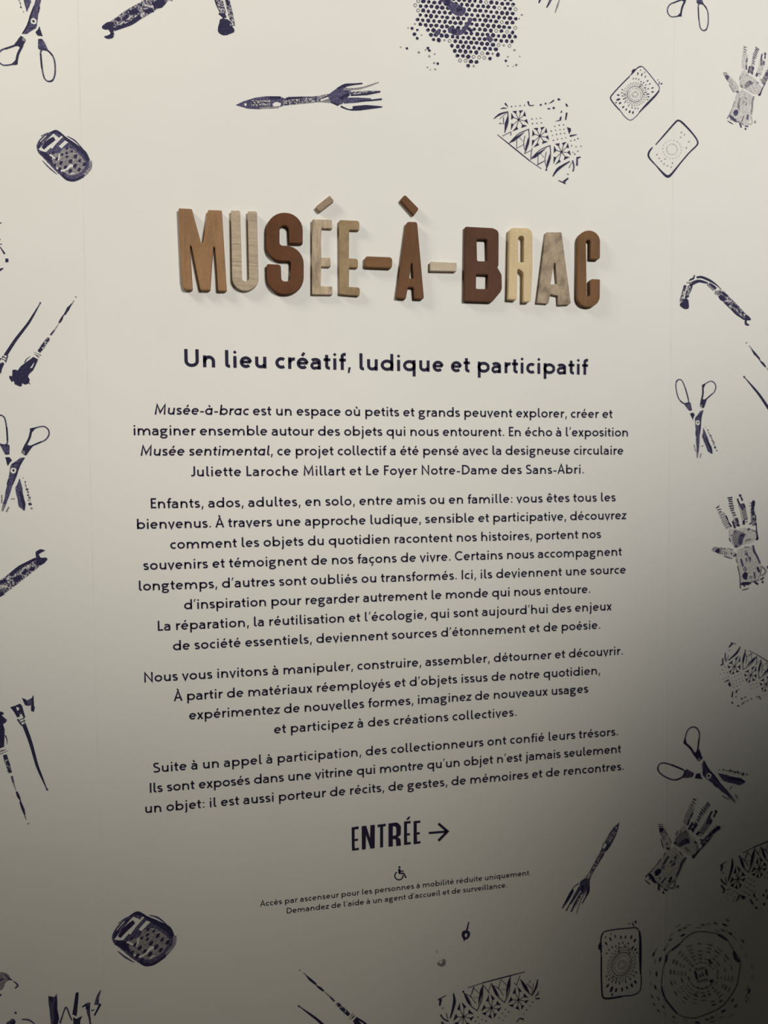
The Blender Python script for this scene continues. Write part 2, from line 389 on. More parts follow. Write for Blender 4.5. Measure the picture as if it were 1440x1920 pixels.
# ------------------------------------------------------------------ lettering: a stroke alphabet in cap-height units
XH = 0.67
def arc(cx, cy, rx, ry, a0, a1, n=14):
    return [(cx+rx*math.cos(math.radians(a0+(a1-a0)*k/n)), cy+ry*math.sin(math.radians(a0+(a1-a0)*k/n))) for k in range(n+1)]
def glyph(ch, w):
    """strokes [(points, width factor)] , filled polygons, advance-free ink width"""
    h = w/2; X = XH-h; B = h; T = 1-h; S = []; F = []
    def s(p, f=1.0): S.append((p, f))
    def bowl(cx, rx): s(arc(cx, XH/2, rx, XH/2-h, 0, 360, 28)+[(cx+rx, XH/2)])
    def dia(x, y=0.885, r=0.108): F.append([(x-r, y), (x, y-r), (x+r, y), (x, y+r)])
    if ch in 'aàâ' :
        s(arc(.27, .44, .23, X-.44, 150, 0, 12)+[(.50, 0)])
        s([(.50, .385), (.36, .385)]+arc(.26, .215, .20, .165, 110, 250, 10)[0:]+[(.30, B), (.40, .085), (.50, .17)], .92)
        wd = .50+h
    elif ch in 'ɑᾳ':
        s(arc(.34, XH/2, .28, XH/2-h, 40, 330, 22)); s([(.585, XH), (.585, 0)]); s([(.34, X), (.585, X-.03)], .8); wd = .585+h
    elif ch == 'b': s([(h, 1.0), (h, 0)]); bowl(.375, .30); wd = .675+h
    elif ch == 'd': bowl(h+.30, .30); s([(.675, 1.0), (.675, 0)]); wd = .675+h
    elif ch == 'p': s([(h, XH), (h, -.30)]); bowl(.375, .30); wd = .675+h
    elif ch == 'q': bowl(h+.30, .30); s([(.675, XH), (.675, -.30)]); wd = .675+h
    elif ch in 'cç':
        s(arc(.35, XH/2, .35-h, XH/2-h, 52, 308, 20)); wd = .555
        if ch == 'ç': s([(.34, 0), (.33, -.09), (.40, -.13), (.36, -.22), (.22, -.22)], .6)
    elif ch in 'eéèê':
        s([(h+.01, .345), (.62, .345)], .85); s(arc(.345, XH/2, .345-h, XH/2-h, 2, 316, 24)); wd = .69
    elif ch == 'f': s([(.20, 0), (.20, .78)]+arc(.37, .80, .17, T-.80, 180, 75, 8)); s([(.02, X), (.42, X)], .9); wd = .43
    elif ch == 'g':
        s(arc(.30, .445, .235, .445-.0-.225+.0, 0, 360, 24)); S[-1] = (arc(.30, .44, .23, XH-.44-h, 0, 360, 24), 1.0)
        s([(.44, X-.02), (.56, X), (.68, X)], .85)
        s([(.17, .27), (.11, .19), (.15, .10), (.30, .065), (.46, .055), (.60, -.02), (.60, -.13), (.50, -.215), (.32, -.24), (.13, -.205), (.07, -.11), (.12, -.01), (.22, .065)], .92)
        wd = .68
    elif ch in 'hn':
        s([(h, 1.0 if ch == 'h' else XH), (h, 0)]); s([(h, .42)]+arc(.335, X-.25, .335-h, .25, 165, 0, 12)+[(.67-h, 0)]); wd = .67
    elif ch == 'i': s([(h, XH), (h, 0)]); dia(h); wd = w
    elif ch == 'j': s([(.10, XH), (.10, -.10)]+arc(-.06, -.10, .16, .15, 0, -80, 7)); dia(.10); wd = .10+h
    elif ch == 'l': s([(h, 1.0), (h, .19)]+arc(.235, .19, .235-h, .19-h, 180, 285, 8)); wd = .30
    elif ch == 'm':
        s([(h, XH), (h, 0)])
        s([(h, .42)]+arc(.31, X-.23, .31-h, .23, 165, 0, 12)+[(.62-h, 0)])
        s([(.62-h, .42)]+arc(.855, X-.23, .31-h, .23, 165, 0, 12)+[(1.09, 0)]); wd = 1.09+h
    elif ch in 'oôö': s(arc(.365, XH/2, .365-h, XH/2-h, 0, 360, 28)); wd = .73
    elif ch == 'r': s([(h, XH), (h, 0)]); s([(h, .38)]+arc(.36, X-.24, .36-h, .24, 165, 82, 8)); wd = .42
    elif ch == 's':
        s(catmull([(.43, .585), (.27, X), (.12, .575), (.085, .475), (.16, .385), (.28, .33), (.40, .27), (.435, .17), (.36, .085), (.23, B), (.06, .10)], n=4)); wd = .51
    elif ch == 't': s([(.19, .86), (.19, .19)]+arc(.35, .19, .16, .19-h, 180, 280, 8)); s([(.01, X), (.41, X)], .9); wd = .43
    elif ch in 'uùû':
        s([(h, XH), (h, .27)]+arc(.31, .27, .31-h, .27-h, 180, 345, 12)); s([(.64-h, XH), (.64-h, 0)]); wd = .64
    elif ch == 'v': s([(.06, XH), (.31, .02), (.56, XH)]); wd = .62
    elif ch == 'w': s([(.06, XH), (.26, .03), (.46, XH), (.66, .03), (.86, XH)]); wd = .92
    elif ch == 'x': s([(.07, XH), (.52, 0)]); s([(.52, XH), (.07, 0)]); wd = .60
    elif ch == 'y': s([(.06, XH), (.32, .03)]); s([(.57, XH), (.20, -.30)]); wd = .63
    elif ch == 'z': s([(.05, X), (.47, X), (.07, B), (.52, B)]); wd = .55
    elif ch in 'AÀ': s([(.05, 0), (.40, .985), (.75, 0)]); s([(.16, .33), (.64, .33)], .95); wd = .80
    elif ch == 'C': s(arc(.50, .5, .50-h, .5-h, 48, 312, 24)); wd = .80
    elif ch == 'D': s([(h, 1.0), (h, 0)]); s([(h, T), (.30, T)]+arc(.30, .5, .46, .5-h, 90, -90, 20)+[(h, B)]); wd = .76+h
    elif ch in 'EÉ': s([(.50, T), (h, T), (h, B), (.51, B)]); s([(h, .53), (.46, .53)]); wd = .51
    elif ch == 'F': s([(.50, T), (h, T), (h, 0)]); s([(h, .51), (.45, .51)]); wd = .50
    elif ch == 'I': s([(h, 1.0), (h, 0)]); wd = w
    elif ch == 'J': s([(.36, 1.0), (.36, .24)]+arc(.17, .24, .19, .24-h, 0, -95, 9)+[(.06, B+.03)]); wd = .36+h
    elif ch == 'L': s([(h, 1.0), (h, B), (.50, B)]); wd = .50
    elif ch == 'M': s([(.09, 0), (.14, .95), (.505, .20), (.87, .95), (.92, 0)]); wd = .99
    elif ch == 'N': s([(h, 0), (h, .93), (.72, .07), (.72, 1.0)]); wd = .72+h
    elif ch == 'S': s(catmull([(.53, .87), (.34, T), (.14, .87), (.10, .72), (.19, .585), (.35, .50), (.52, .41), (.585, .26), (.51, .12), (.33, B), (.06, .11)], n=4)); wd = .66
    elif ch == 'U': s([(h, 1.0), (h, .34)]+arc(.395, .34, .395-h, .34-h, 180, 360, 16)+[(.79-h, 1.0)]); wd = .79
    elif ch == '.': F.append([(0, .10), (.10, 0), (.20, .10), (.10, .20)]); wd = .20
    elif ch == ':':
        for y in (.0, .44): F.append([(0, y+.10), (.10, y), (.20, y+.10), (.10, y+.20)])
        wd = .20
    elif ch == ',': F.append([(.05, .17), (.19, .17), (.11, -.17), (0, -.17)]); wd = .19
    elif ch == '’': F.append([(.07, 1.0), (.20, 1.0), (.09, .70), (0, .70)]); wd = .20
    elif ch == '-': s([(0, .30), (.36, .30)], .85); wd = .36
    else: raise ValueError(ch)
    mid = {'À': .40, 'É': .30, 'à': .28, 'â': .28, 'ᾳ': .36, 'é': .36, 'è': .35, 'ê': .35, 'ù': .32}.get(ch)
    up = .27 if ch.isupper() else 0
    if mid is not None:
        if ch in 'éÉ': s([(mid-.05, .76+up), (mid+.09, .95+up)], .85)
        elif ch in 'àÀèùᾳ': s([(mid+.05, .76+up), (mid-.10, .95+up)], .85)
        else: s([(mid-.16, .77+up), (mid, .93+up), (mid+.16, .77+up)], .75)
    return S, F, wd
ROUND_L = set('cçdeéèêgoqCaàâ'); ROUND_R = set('bpoeéèêDcç')
def side(ch, left):
    if ch in 'vwxyzAÀ': return .035
    if ch in "t": return .03
    if ch in "f": return .03 if left else -.01
    if ch in ".,:": return .09 if left else .07
    if ch == '’': return .07 if left else .05
    if ch == '-': return .08
    if ch == 'j': return .12
    if ch == 'l' and not left: return .04
    if ch == 'r' and not left: return .01
    if ch in 'LEÉF' and not left: return .05
    if ch in 'sSJ': return .055
    if ch in 'gɑᾳ' and left: return .06
    if (ch in ROUND_L and left) or (ch in ROUND_R and not left): return .06
    return .11

def set_line(fl, text, x0, x1, z0, z1, cap, w, tone):
    """one centred line between x0 and x1 on its baseline; *stars* switch italics"""
    items = []; pen = 0; ital = False; prev = None; gaps = 0
    for ch in text:
        if ch == '*': ital = not ital; continue
        if ch == ' ':
            pen += .33; prev = None; gaps += 1; continue
        if ch == '\u2009':
            pen += .02; prev = None; gaps += 1; continue
        c = {'a': 'ɑ', 'à': 'ᾳ'}.get(ch, ch) if ital else ch
        S, F, wd = glyph(c, w)
        if items: pen += side(c, True); gaps += 1 if prev else 0
        items.append((pen, gaps, S, F, ital)); pen += wd+side(c, False); prev = c
        last = pen-side(c, False)
    tot = last*cap; track = ((x1-x0)-tot)/max(1, gaps)
    for pen, g, S, F, it in items:
        bx = x0+pen*cap+g*track
        def mp(p, bx=bx, it=it): return (bx+(p[0]+(p[1]*.13 if it else 0))*cap, z0+(z1-z0)*(bx-x0)/(x1-x0)+p[1]*cap)
        for pts, f in S: fl.stroke([mp(p) for p in pts], w*f*cap, tone)
        for poly in F: fl.fill([mp(p) for p in poly], tone)
    return track/cap

def text_block(name, lines, cap, w, tone, label, part='text_line', cat='text', group=None):
    centre = on_wall(*lines[len(lines)//2][1:3])
    org = (0.0, centre[1])
    root = None
    if len(lines) > 1: root = tag(empty(name, (0.0, 0.0, centre[1])), label, cat, group)
    for (txt, xl, yl, xr, yr) in lines:
        a = on_wall(xl, yl); b = on_wall(xr, yr)
        zm = (a[1]+b[1])/2
        fl = Flat(lambda x, z: (x, z))
        tr = set_line(fl, txt, a[0], b[0], zm, zm, cap*U, w, tone)
        print('TRACK %.3f %s' % (tr, txt[:30]))
        if root: fl.build(part, org, root)
        else: tag(fl.build(name, org), label, cat, group)

text_block('heading_text', [('Un lieu créatif, ludique et participatif', 346, 687.6, 1102.8, 703.2)], .86, .185, 'h',
           'bold navy heading line starting Un lieu créatif, under the wooden title', group=None)
GP = 'paragraphs of navy text'
text_block('text_paragraph', [
    ('*Musée-à-brac* est un espace où petits et grands peuvent explorer, créer et', 289.7, 777.8, 1148.6, 783.7),
    ('imaginer ensemble autour des objets qui nous entourent. En écho à l’exposition', 250.8, 816.4, 1177.4, 818.5),
    ('*Musée sentimental*, ce projet collectif a été pensé avec la designeuse circulaire', 263.3, 854.9, 1168.7, 852.5),
    ('Juliette Laroche Millart et Le Foyer Notre-Dame des Sans-Abri.', 357.4, 893.1, 1095, 888.6)],
    .505, .166, 't', 'top paragraph of navy text with four lines, opening in italics with Musée-à-brac', group=GP)
text_block('text_paragraph', [
    ('Enfants, ados, adultes, en solo, entre amis ou en famille\u2009: vous êtes tous les', 282.8, 953, 1154.2, 940.6),
    ('bienvenus. À travers une approche ludique, sensible et participative, découvrez', 257, 992, 1174.3, 973.9),
    ('comment les objets du quotidien racontent nos histoires, portent nos', 319.2, 1029.4, 1126.7, 1009.3),
    ('souvenirs et témoignent de nos façons de vivre. Certains nous accompagnent', 268.9, 1069.4, 1166, 1041.6),
    ('longtemps, d’autres sont oubliés ou transformés. Ici, ils deviennent une source', 260.6, 1108.3, 1173.3, 1075.3),
    ('d’inspiration pour regarder autrement le monde qui nous entoure.', 345.3, 1143, 1107, 1112),
    ('La réparation, la réutilisation et l’écologie, qui sont aujourd’hui des enjeux', 296, 1183, 1146.9, 1144.4),
    ('de société essentiels, deviennent sources d’étonnement et de poésie.', 324.4, 1220, 1125.7, 1179)],
    .505, .166, 't', 'longest paragraph of navy text with eight lines, starting Enfants, ados, adultes', group=GP)
text_block('text_paragraph', [
    ('Nous vous invitons à manipuler, construire, assembler, détourner et découvrir.', 270.6, 1280, 1168, 1227.4),
    ('À partir de matériaux réemployés et d’objets issus de notre quotidien,', 326.2, 1315.6, 1125.3, 1263.8),
    ('expérimentez de nouvelles formes, imaginez de nouveaux usages', 354.7, 1350, 1102.8, 1298.5),
    ('et participez à des créations collectives.', 514, 1376, 968.7, 1342.6)],
    .505, .166, 't', 'third paragraph of navy text, starting Nous vous invitons à manipuler', group=GP)
text_block('text_paragraph', [
    ('Suite à un appel à participation, des collectionneurs ont confié leurs trésors.', 287.3, 1449, 1159, 1379),
    ('Ils sont exposés dans une vitrine qui montre qu’un objet n’est jamais seulement', 281, 1486.7, 1164.6, 1411.4),
    ('un objet\u2009: il est aussi porteur de récits, de gestes, de mémoires et de rencontres.', 272.4, 1524, 1169.8, 1444.7)],
    .505, .166, 't', 'three-line paragraph of navy text just above the entrance sign, starting Suite à un appel', group=GP)

def px_flat(): return Flat(lambda u, v: on_wall(u, v))
# entrance sign
ox, oy, s = 640, 1520, 6.545
def cr(p): return (p[0]/s+ox, p[1]/s+oy)
ent = [
 ([(125,205),(212,190),(212,225),(163,232),(163,347),(205,342),(205,368),(163,375),(165,460),(215,453),(215,483),(130,492)], []),
 ([(248,190),(305,183),(352,330),(355,178),(412,172),(410,460),(358,468),(302,300),(300,472),(252,480)], []),
 ([(443,172),(545,158),(545,190),(513,195),(513,448),(475,455),(475,199),(443,204)], []),
 (fillet([(578,157,1),(690,140,52),(732,190,42),(730,300,42),(692,325,3),(726,345,32),(732,428,2),(674,436,2),(668,350,18),(632,350,3),(632,438,2),(578,444,2)]), [fillet([(632,192,3),(674,192,26),(674,302,22),(632,308,3)])]),
 ([(768,133),(850,122),(850,155),(806,160),(806,278),(842,273),(842,302),(806,306),(808,388),(852,382),(852,412),(768,424)], []),
 ([(820,75),(850,68),(830,108),(790,115)], []),
 ([(886,128),(970,118),(970,148),(926,153),(926,265),(962,260),(962,290),(928,294),(930,378),(972,372),(972,402),(886,413)], [])]
org = on_wall(750, 1565)
root = tag(empty('entrance_sign', (org[0], 0, org[1])), 'bold condensed navy word ENTRÉE with a right-pointing arrow', 'sign')
fl = px_flat()
for a, hs in ent: fl.fill([cr(p) for p in a], 'h', [[cr(p) for p in hh] for hh in hs])
fl.build('word', org, root)
fl = px_flat()
fl.stroke([cr(p) for p in [(1072,274),(1290,256)]], 29/s, 'h')
fl.stroke([cr(p) for p in [(1190,158),(1303,253),(1190,370)]], 33/s, 'h')
fl.build('arrow', org, root)
# wheelchair symbol
org = on_wall(750, 1640)
root = tag(empty('wheelchair_symbol', (org[0], 0, org[1])), 'small dark wheelchair user pictogram above the two lines of small print', 'symbol')
fl = px_flat()
fl.fill([cr((713+14*math.cos(a*.5236), 693+14*math.sin(a*.5236))) for a in range(12)], 'h')
fl.stroke([cr(p) for p in [(712,712),(713,768)]], 28/s, 'h')
fl.stroke([cr(p) for p in [(712,743),(764,740)]], 16/s, 'h')
fl.stroke([cr(p) for p in [(704,768),(764,768),(796,826)]], 18/s, 'h')
fl.build('seated_figure', org, root)
fl = px_flat()
fl.stroke([cr((706+50*math.cos(math.radians(a)), 798+50*math.sin(math.radians(a)))) for a in range(-10, 245, 12)], 16/s, 'h')
fl.build('wheel', org, root)
text_block('small_print', [
    ('Accès par ascenseur pour les personnes à mobilité réduite uniquement.', 488, 1699.5, 995.2, 1640.8),
    ('Demandez de l’aide à un agent d’accueil et de surveillance.', 537.8, 1713.5, 950.9, 1663.4)],
    .31, .165, 'p', 'two lines of small grey print about lift access under the wheelchair pictogram')

# ------------------------------------------------------------------ ink prints of objects
# A design lists, per part, shapes in the coordinates of a close look at one print: origin (ox, oy) and scale s.
# shapes: ('F' outline smooth | 'f' outline straight, tone, points, holes) ; ('s' stroke, tone, points, width) ; ('d' dot, tone, x, y, r)
class Design:
    def __init__(self): self.parts = []
    def part(self, name, ox, oy, s, shapes): self.parts.append((name, ox, oy, s, shapes)); return self

def fit2d(src, dst, mode):
    """transform of wall positions that takes src points to dst points: similarity ('s'), mirrored similarity ('m') or affine ('a')"""
    A, b = [], []
    if mode == 'a':
        for (x, z), (X, Z) in zip(src, dst):
            A += [[x, z, 1, 0, 0, 0], [0, 0, 0, x, z, 1]]; b += [X, Z]
        q = np.linalg.lstsq(np.array(A), np.array(b), rcond=None)[0]
        M = np.array([[q[0], q[1], q[2]], [q[3], q[4], q[5]]])
    else:
        e = -1 if mode == 'm' else 1
        for (x, z), (X, Z) in zip(src, dst):
            A += [[x, -z*e, 1, 0], [e*z, x, 0, 1]] if e > 0 else [[x, z, 1, 0], [-z, x, 0, 1]]; b += [X, Z]
        q = np.linalg.lstsq(np.array(A), np.array(b), rcond=None)[0]
        if e > 0: M = np.array([[q[0], -q[1], q[2]], [q[1], q[0], q[3]]])
        else: M = np.array([[q[0], q[1], q[2]], [q[1], -q[0], q[3]]])
    err = max(np.linalg.norm(M @ np.array([x, z, 1])-np.array(d)) for (x, z), d in zip(src, dst))
    print('FIT', mode, 'scale %.2f' % math.sqrt(abs(np.linalg.det(M[:, :2]))), 'err mm %.1f' % (err*1000))
    return M

def stamp(name, design, pairs, mode, label, cat='print', group=None, amp=0.35, tones={}):
    """set one print on the wall; pairs = [(design pixel, print pixel), ...] or None for the traced one"""
    if pairs:
        M = fit2d([on_wall(*a) for a, b in pairs], [on_wall(*b) for a, b in pairs], mode)
    else: M = np.array([[1, 0, 0], [0, 1, 0.]])
    def place(ox, oy, s):
        def f(x, y):
            q = on_wall(x/s+ox, y/s+oy)
            r = M @ np.array([q[0], q[1], 1]); return (r[0], r[1])
        return f
    flats = []; depth = 0.0002
    for pn, ox, oy, s, shapes in design.parts:
        fl = Flat(place(ox, oy, s), depth)
        for sh in shapes:
            k, tone = sh[0], tones.get(sh[1], sh[1])
            if k != 'd': depth += 3e-6; fl.depth = depth
            if k in 'Ff':
                pts = sh[2]; holes = list(sh[3]) if len(sh) > 3 else []
                if k == 'F': pts = catmull(pts, True, 5); holes = [catmull(q, True, 5) for q in holes]
                if not holes: pts = rough(pts, amp*s, 2)
                fl.fill(pts, tone, holes)
            elif k in 'sS':
                pts = sh[2]; closed = k == 'S'
                if len(pts) > 2: pts = catmull(pts, closed, 5)
                elif not closed: pts = [np.array(pts[0], float)+(np.array(pts[1], float)-np.array(pts[0], float))*t for t in np.linspace(0, 1, 6)]
                w = sh[3]
                fl.stroke(pts, w, tone, closed)
            elif k == 'd':
                x, y, r = sh[2:5]
                fl.fill([(x+r*math.cos(a*.785)*random.uniform(.8, 1.15), y+r*math.sin(a*.785)*random.uniform(.8, 1.15)) for a in range(8)], tone)
        flats.append((pn, fl))
    allv = [v for _, fl in flats for v in fl.v]
    cx = sum(v[0] for v in allv)/len(allv); cz = sum(v[2] for v in allv)/len(allv)
    if len(flats) == 1:
        return tag(flats[0][1].build(name, (cx, cz)), label, cat, group)
    root = tag(empty(name, (cx, 0, cz)), label, cat, group)
    for pn, fl in flats: fl.build(pn, (cx, cz), root)
    return root
SCISSORS = Design()
SCISSORS.part('handle', 1255, 700, 14.4, [
  ('S','m',[(265,165),(195,210),(175,330),(190,470),(235,640),(300,745),(400,815),(470,810),(515,770),(510,690),(470,540),(420,380),(370,250),(330,190)],30),
  ('s','k',[(190,235),(215,190),(265,166)],34), ('s','k',[(430,400),(470,540),(512,700)],34), ('s','k',[(290,740),(390,812),(470,812)],36),
  ('f','m',[(385,815),(450,830),(520,765),(575,795),(615,985),(535,1022),(470,940)]), ('s','k',[(545,1005),(608,975)],36), ('s','k',[(420,830),(560,800)],26)])
SCISSORS.part('handle', 1255, 700, 14.4, [
  ('S','m',[(900,330),(960,290),(1050,235),(1130,212),(1210,255),(1250,340),(1240,440),(1190,530),(1090,610),(1000,690),(930,720),(885,690),(900,540),(903,420)],30),
  ('f','k',[(872,320),(935,285),(1000,262),(960,325),(925,400),(885,385)]), ('s','k',[(903,370),(905,540),(870,720)],46), ('s','k',[(1150,560),(1000,690)],36),
  ('f','k',[(855,680),(940,705),(1030,655),(980,800),(930,938),(880,935),(822,890),(840,780)]), ('f','g',[(835,850),(885,845),(890,925),(830,895)])])
SCISSORS.part('blade', 1270, 770, 14.4, [
  ('f','m',[(704,-23),(614,12),(554,102),(479,192),(474,260),(485,400),(495,520),(486,640),(503,680),(500,800),(520,1000),(510,1120),(522,1270),(555,1270),(575,1100),(595,900),(602,700),(614,500),(630,400),(652,190)],
     [[(490,300),(520,265),(575,262),(606,300),(606,350),(580,385),(540,392),(500,365)]]),
  ('s','k',[(690,0),(640,140),(622,300),(618,420),(600,640)],[22,44,40,40,20]), ('s','k',[(500,540),(508,680)],26), ('s','k',[(500,200),(600,130)],30), ('d','k',550,322,26), ('s','g',[(530,1110),(538,1275)],40)])
SCISSORS.part('blade', 1255, 700, 14.4, [('f','k',[(550,1082),(630,1052),(692,1115),(660,1180),(640,1268),(615,1220)])]
  ).part('blade', 1270, 770, 14.4, [
  ('f','m',[(703,470),(742,545),(800,680),(860,850),(920,1000),(952,1150),(930,1168),(820,1098),(765,950),(715,830),(668,700),(682,600)]),
  ('s','k',[(760,740),(830,870),(900,1010),(935,1140)],[24,60,64,24]), ('s','m',[(705,480),(700,620)],20),
  ('d','k',822,522,18),('d','k',848,602,15),('d','k',893,676,28),('d','k',920,732,22),('d','k',938,800,22),('d','k',975,850,27),('d','g',970,910,18),('d','k',1018,990,34),('d','g',1065,1075,26),
  ('s','g',[(825,530),(850,605),(920,735),(985,860),(1020,990)],12),
  ('s','g',[(452,915),(490,1105)],26), ('s','g',[(640,968),(712,942)],24), ('s','g',[(640,1150),(614,1275)],30), ('d','g',760,445,14)])
S_scr=(1308.1,792.4); S_lt=(1273.4,711.5); S_rx=(1341.8,724.3); S_bt=(1307.5,858.2); S_b2=(1335.6,850.6); S_kn=(1316.5,722.9); S_ge=(1292.2,770.8)
GS = 'blue ink prints of scissors'
stamp('scissors_print', SCISSORS, None, 's', 'ink print of open scissors upright below the cane handle print at the right', group=GS)
stamp('scissors_print', SCISSORS, [(S_scr,(25.5,882)),(S_rx,(92.7,812.7)),(S_bt,(5.2,957.5)),(S_b2,(45.3,958)),(S_kn,(56.8,804.9))], 'a', 'ink print of open scissors at the left edge, one handle loop cut off', group=GS)
stamp('scissors_print', SCISSORS, [(S_scr,(62.9,40.4)),(S_lt,(90.8,152.5)),(S_kn,(31.2,119.6)),(S_ge,(80.4,73.3))], 's', 'large ink print of upside-down scissors in the top left corner', group=GS)
stamp('scissors_print', SCISSORS, [(S_lt,(1318.3,57.5)),(S_kn,(1276.7,29.2)),(S_rx,(1251.7,18.3))], 's', 'ink print of scissors at the top right, only the two handle loops showing', group=GS)
stamp('scissors_print', SCISSORS, [(S_scr,(1329.4,1453.4)),(S_lt,(1234.4,1436.6)),(S_kn,(1282.2,1391.6)),(S_bt,(1378.8,1501.2)),(S_b2,(1396.6,1468.4))], 'a', 'ink print of scissors lying slanted in the dark lower right, above a glove print', group=GS)

CANE = Design()
CANE.part('tip', 1265, 505, 9.6, [('F','k',[(160,530),(235,540),(250,600),(255,690),(205,720),(150,700),(92,655),(105,605)])])
CANE.part('crook', 1265, 505, 9.6, [
  ('s','x',[(190,285),(162,380),(130,500),(112,590)],52), ('s','k',[(192,290),(165,370)],30), ('s','k',[(300,262),(265,380),(195,520)],[66,60,44]), ('s','x',[(270,300),(215,470)],70), ('s','k',[(205,515),(258,480)],22),
  ('f','k',[(248,200),(285,170),(330,148),(352,98),(368,108),(350,178),(300,200),(262,214)]), ('s','k',[(285,272),(380,225),(450,212),(520,228),(595,248)],[70,62,52,44,26]),
  ('s','k',[(392,148),(470,138),(560,168),(650,212),(740,272),(800,325)],[34,44,46,42,26,14]), ('s','g',[(212,240),(310,245)],24), ('s','m',[(610,262),(690,315),(745,352)],[60,70,50]), ('s','k',[(640,270),(735,335)],34), ('s','g',[(585,268),(700,378)],34), ('s','g',[(800,325),(840,370)],24)])
CANE.part('shaft', 1265, 505, 9.6, [
  ('f','x',[(715,395),(800,375),(880,395),(965,480),(1050,560),(1140,650),(1250,770),(1345,870),(1262,905),(1130,835),(1000,715),(900,620),(795,500)]),
  ('s','k',[(805,470),(850,520),(905,555)],[60,90,60]), ('s','k',[(900,600),(985,640)],42), ('s','k',[(1020,700),(1100,790),(1180,850),(1262,905)],[46,40,34,30]), ('s','k',[(850,415),(955,490)],44), ('s','k',[(1050,640),(1125,690)],56),
  ('s','k',[(1140,715),(1175,775)],34), ('s','k',[(1210,765),(1240,800)],40), ('s','f',[(905,575),(1000,560)],[8,24,10]), ('s','f',[(985,650),(1010,690)],[8,20,8]), ('s','f',[(1095,705),(1140,765)],[6,14,6]), ('s','f',[(1165,790),(1215,840)],[6,14,6]), ('s','g',[(720,430),(770,420)],60), ('s','f',[(870,385),(905,410)],20)])
CANE.part('shaft_end', 1265, 505, 9.6, [('F','k',[(1268,830),(1325,838),(1372,900),(1350,922),(1310,918),(1292,960),(1345,1000),(1310,1016),(1260,985),(1262,900)])])
C_t=(1285.8,580); C_a=(1311.9,519.6); C_e=(1407.2,599.3); C_h=(1401.5,610.4); C_c=(1275,573.3); C_m=(1353.5,555)
GC = 'blue ink prints of a hooked cane handle'
stamp('cane_print', CANE, None, 's', 'small ink print of a whole hooked cane handle, above the right-hand scissors', group=GC)
stamp('cane_print', CANE, [(C_t,(421.9,67.5)),(C_e,(192.2,51.6)),(C_c,(435,59))], 'm', 'large ink print of a cane handle, its crook cut off by the top edge', group=GC)
stamp('cane_print', CANE, [(C_e,(87.5,1045)),(C_h,(78.3,1033.3)),(C_m,(-15,1113))], 'm', 'ink print of a cane shaft end at the left edge below the scissors', group=GC)

FORK = Design()
FORK.part('handle', 420, 120, 4.5, [
  ('f','m',[(98,347),(165,315),(260,285),(360,272),(470,274),(515,292),(545,278),(640,275),(740,275),(790,270),(790,322),(640,338),(500,352),(480,362),(405,365),(300,382),(200,377)],[[(168,340),(180,326),(193,342),(181,358)],[(408,335),(440,318),(482,330),(476,356),(415,358)]]),
  ('s','k',[(385,285),(478,286)],26), ('s','k',[(525,296),(665,290)],26), ('s','x',[(500,330),(660,312),(770,300)],44), ('s','x',[(230,330),(390,330)],50), ('s','g',[(300,372),(460,366)],16)])
FORK.part('neck', 420, 120, 4.5, [('f','g',[(785,272),(885,252),(905,330),(785,322)]), ('s','k',[(800,310),(890,262)],10), ('s','w',[(815,308),(880,285)],14), ('f','m',[(875,262),(950,208),(1020,192),(1075,232),(1030,300),(1000,335),(960,352),(900,325)]), ('f','k',[(965,285),(1070,230),(1078,255),(1000,310)]), ('s','k',[(905,322),(965,350)],14)])
FORK.part('tine', 420, 120, 4.5, [('s','k',[(952,210),(1020,182),(1090,172),(1168,165)],[12,30,16,12]), ('s','g',[(1010,212),(1150,205),(1305,155)],[20,16,8])])
FORK.part('tine', 420, 120, 4.5, [('s','x',[(1055,250),(1200,245),(1320,232)],[30,40,10]), ('s','k',[(1070,266),(1200,254),(1318,234)],[10,18,14])])
FORK.part('tine', 420, 120, 4.5, [('s','m',[(1010,310),(1120,305),(1240,300)],[50,44,20]), ('s','k',[(1110,318),(1230,308),(1332,297)],[6,14,16])])
FORK.part('tine', 420, 120, 4.5, [('s','k',[(985,358),(1060,386),(1150,378),(1335,362)],[16,10,30,10]), ('s','k',[(1085,372),(1200,364),(1330,362)],[30,36,8])])
F_t=(441.8,197.1); F_4=(716.7,200.4); F_n=(595.6,186.2); F_1=(708.9,154.4)
GF = 'blue ink prints of a fork'
stamp('fork_print', FORK, None, 's', 'ink print of a level fork with tines to the right, above the wooden title', group=GF)
stamp('fork_print', FORK, [(F_t,(1162.9,1538.3)),(F_4,(1054.4,1701.8)),(F_1,(1081.9,1711)),(F_n,(1105.6,1640.7))], 'a', 'ink print of a fork with tines pointing down, right of the entrance sign', group=GF)
TINES = Design().part('tine', 990, 0, 14.4, [('s','k',[(420,-330),(330,-20),(288,85)],[60,54,34])]).part('tine', 990, 0, 14.4, [('s','m',[(690,-330),(615,-20),(500,210)],[70,74,30]), ('s','k',[(570,80),(505,205)],34)]).part('tine', 990, 0, 14.4, [('s','g',[(930,-330),(850,-20),(800,140),(730,345)],[20,24,50,24])])
stamp('fork_print', TINES, None, 's', 'tips of three ink strokes cut by the top edge right of the honeycomb print', group=GF)

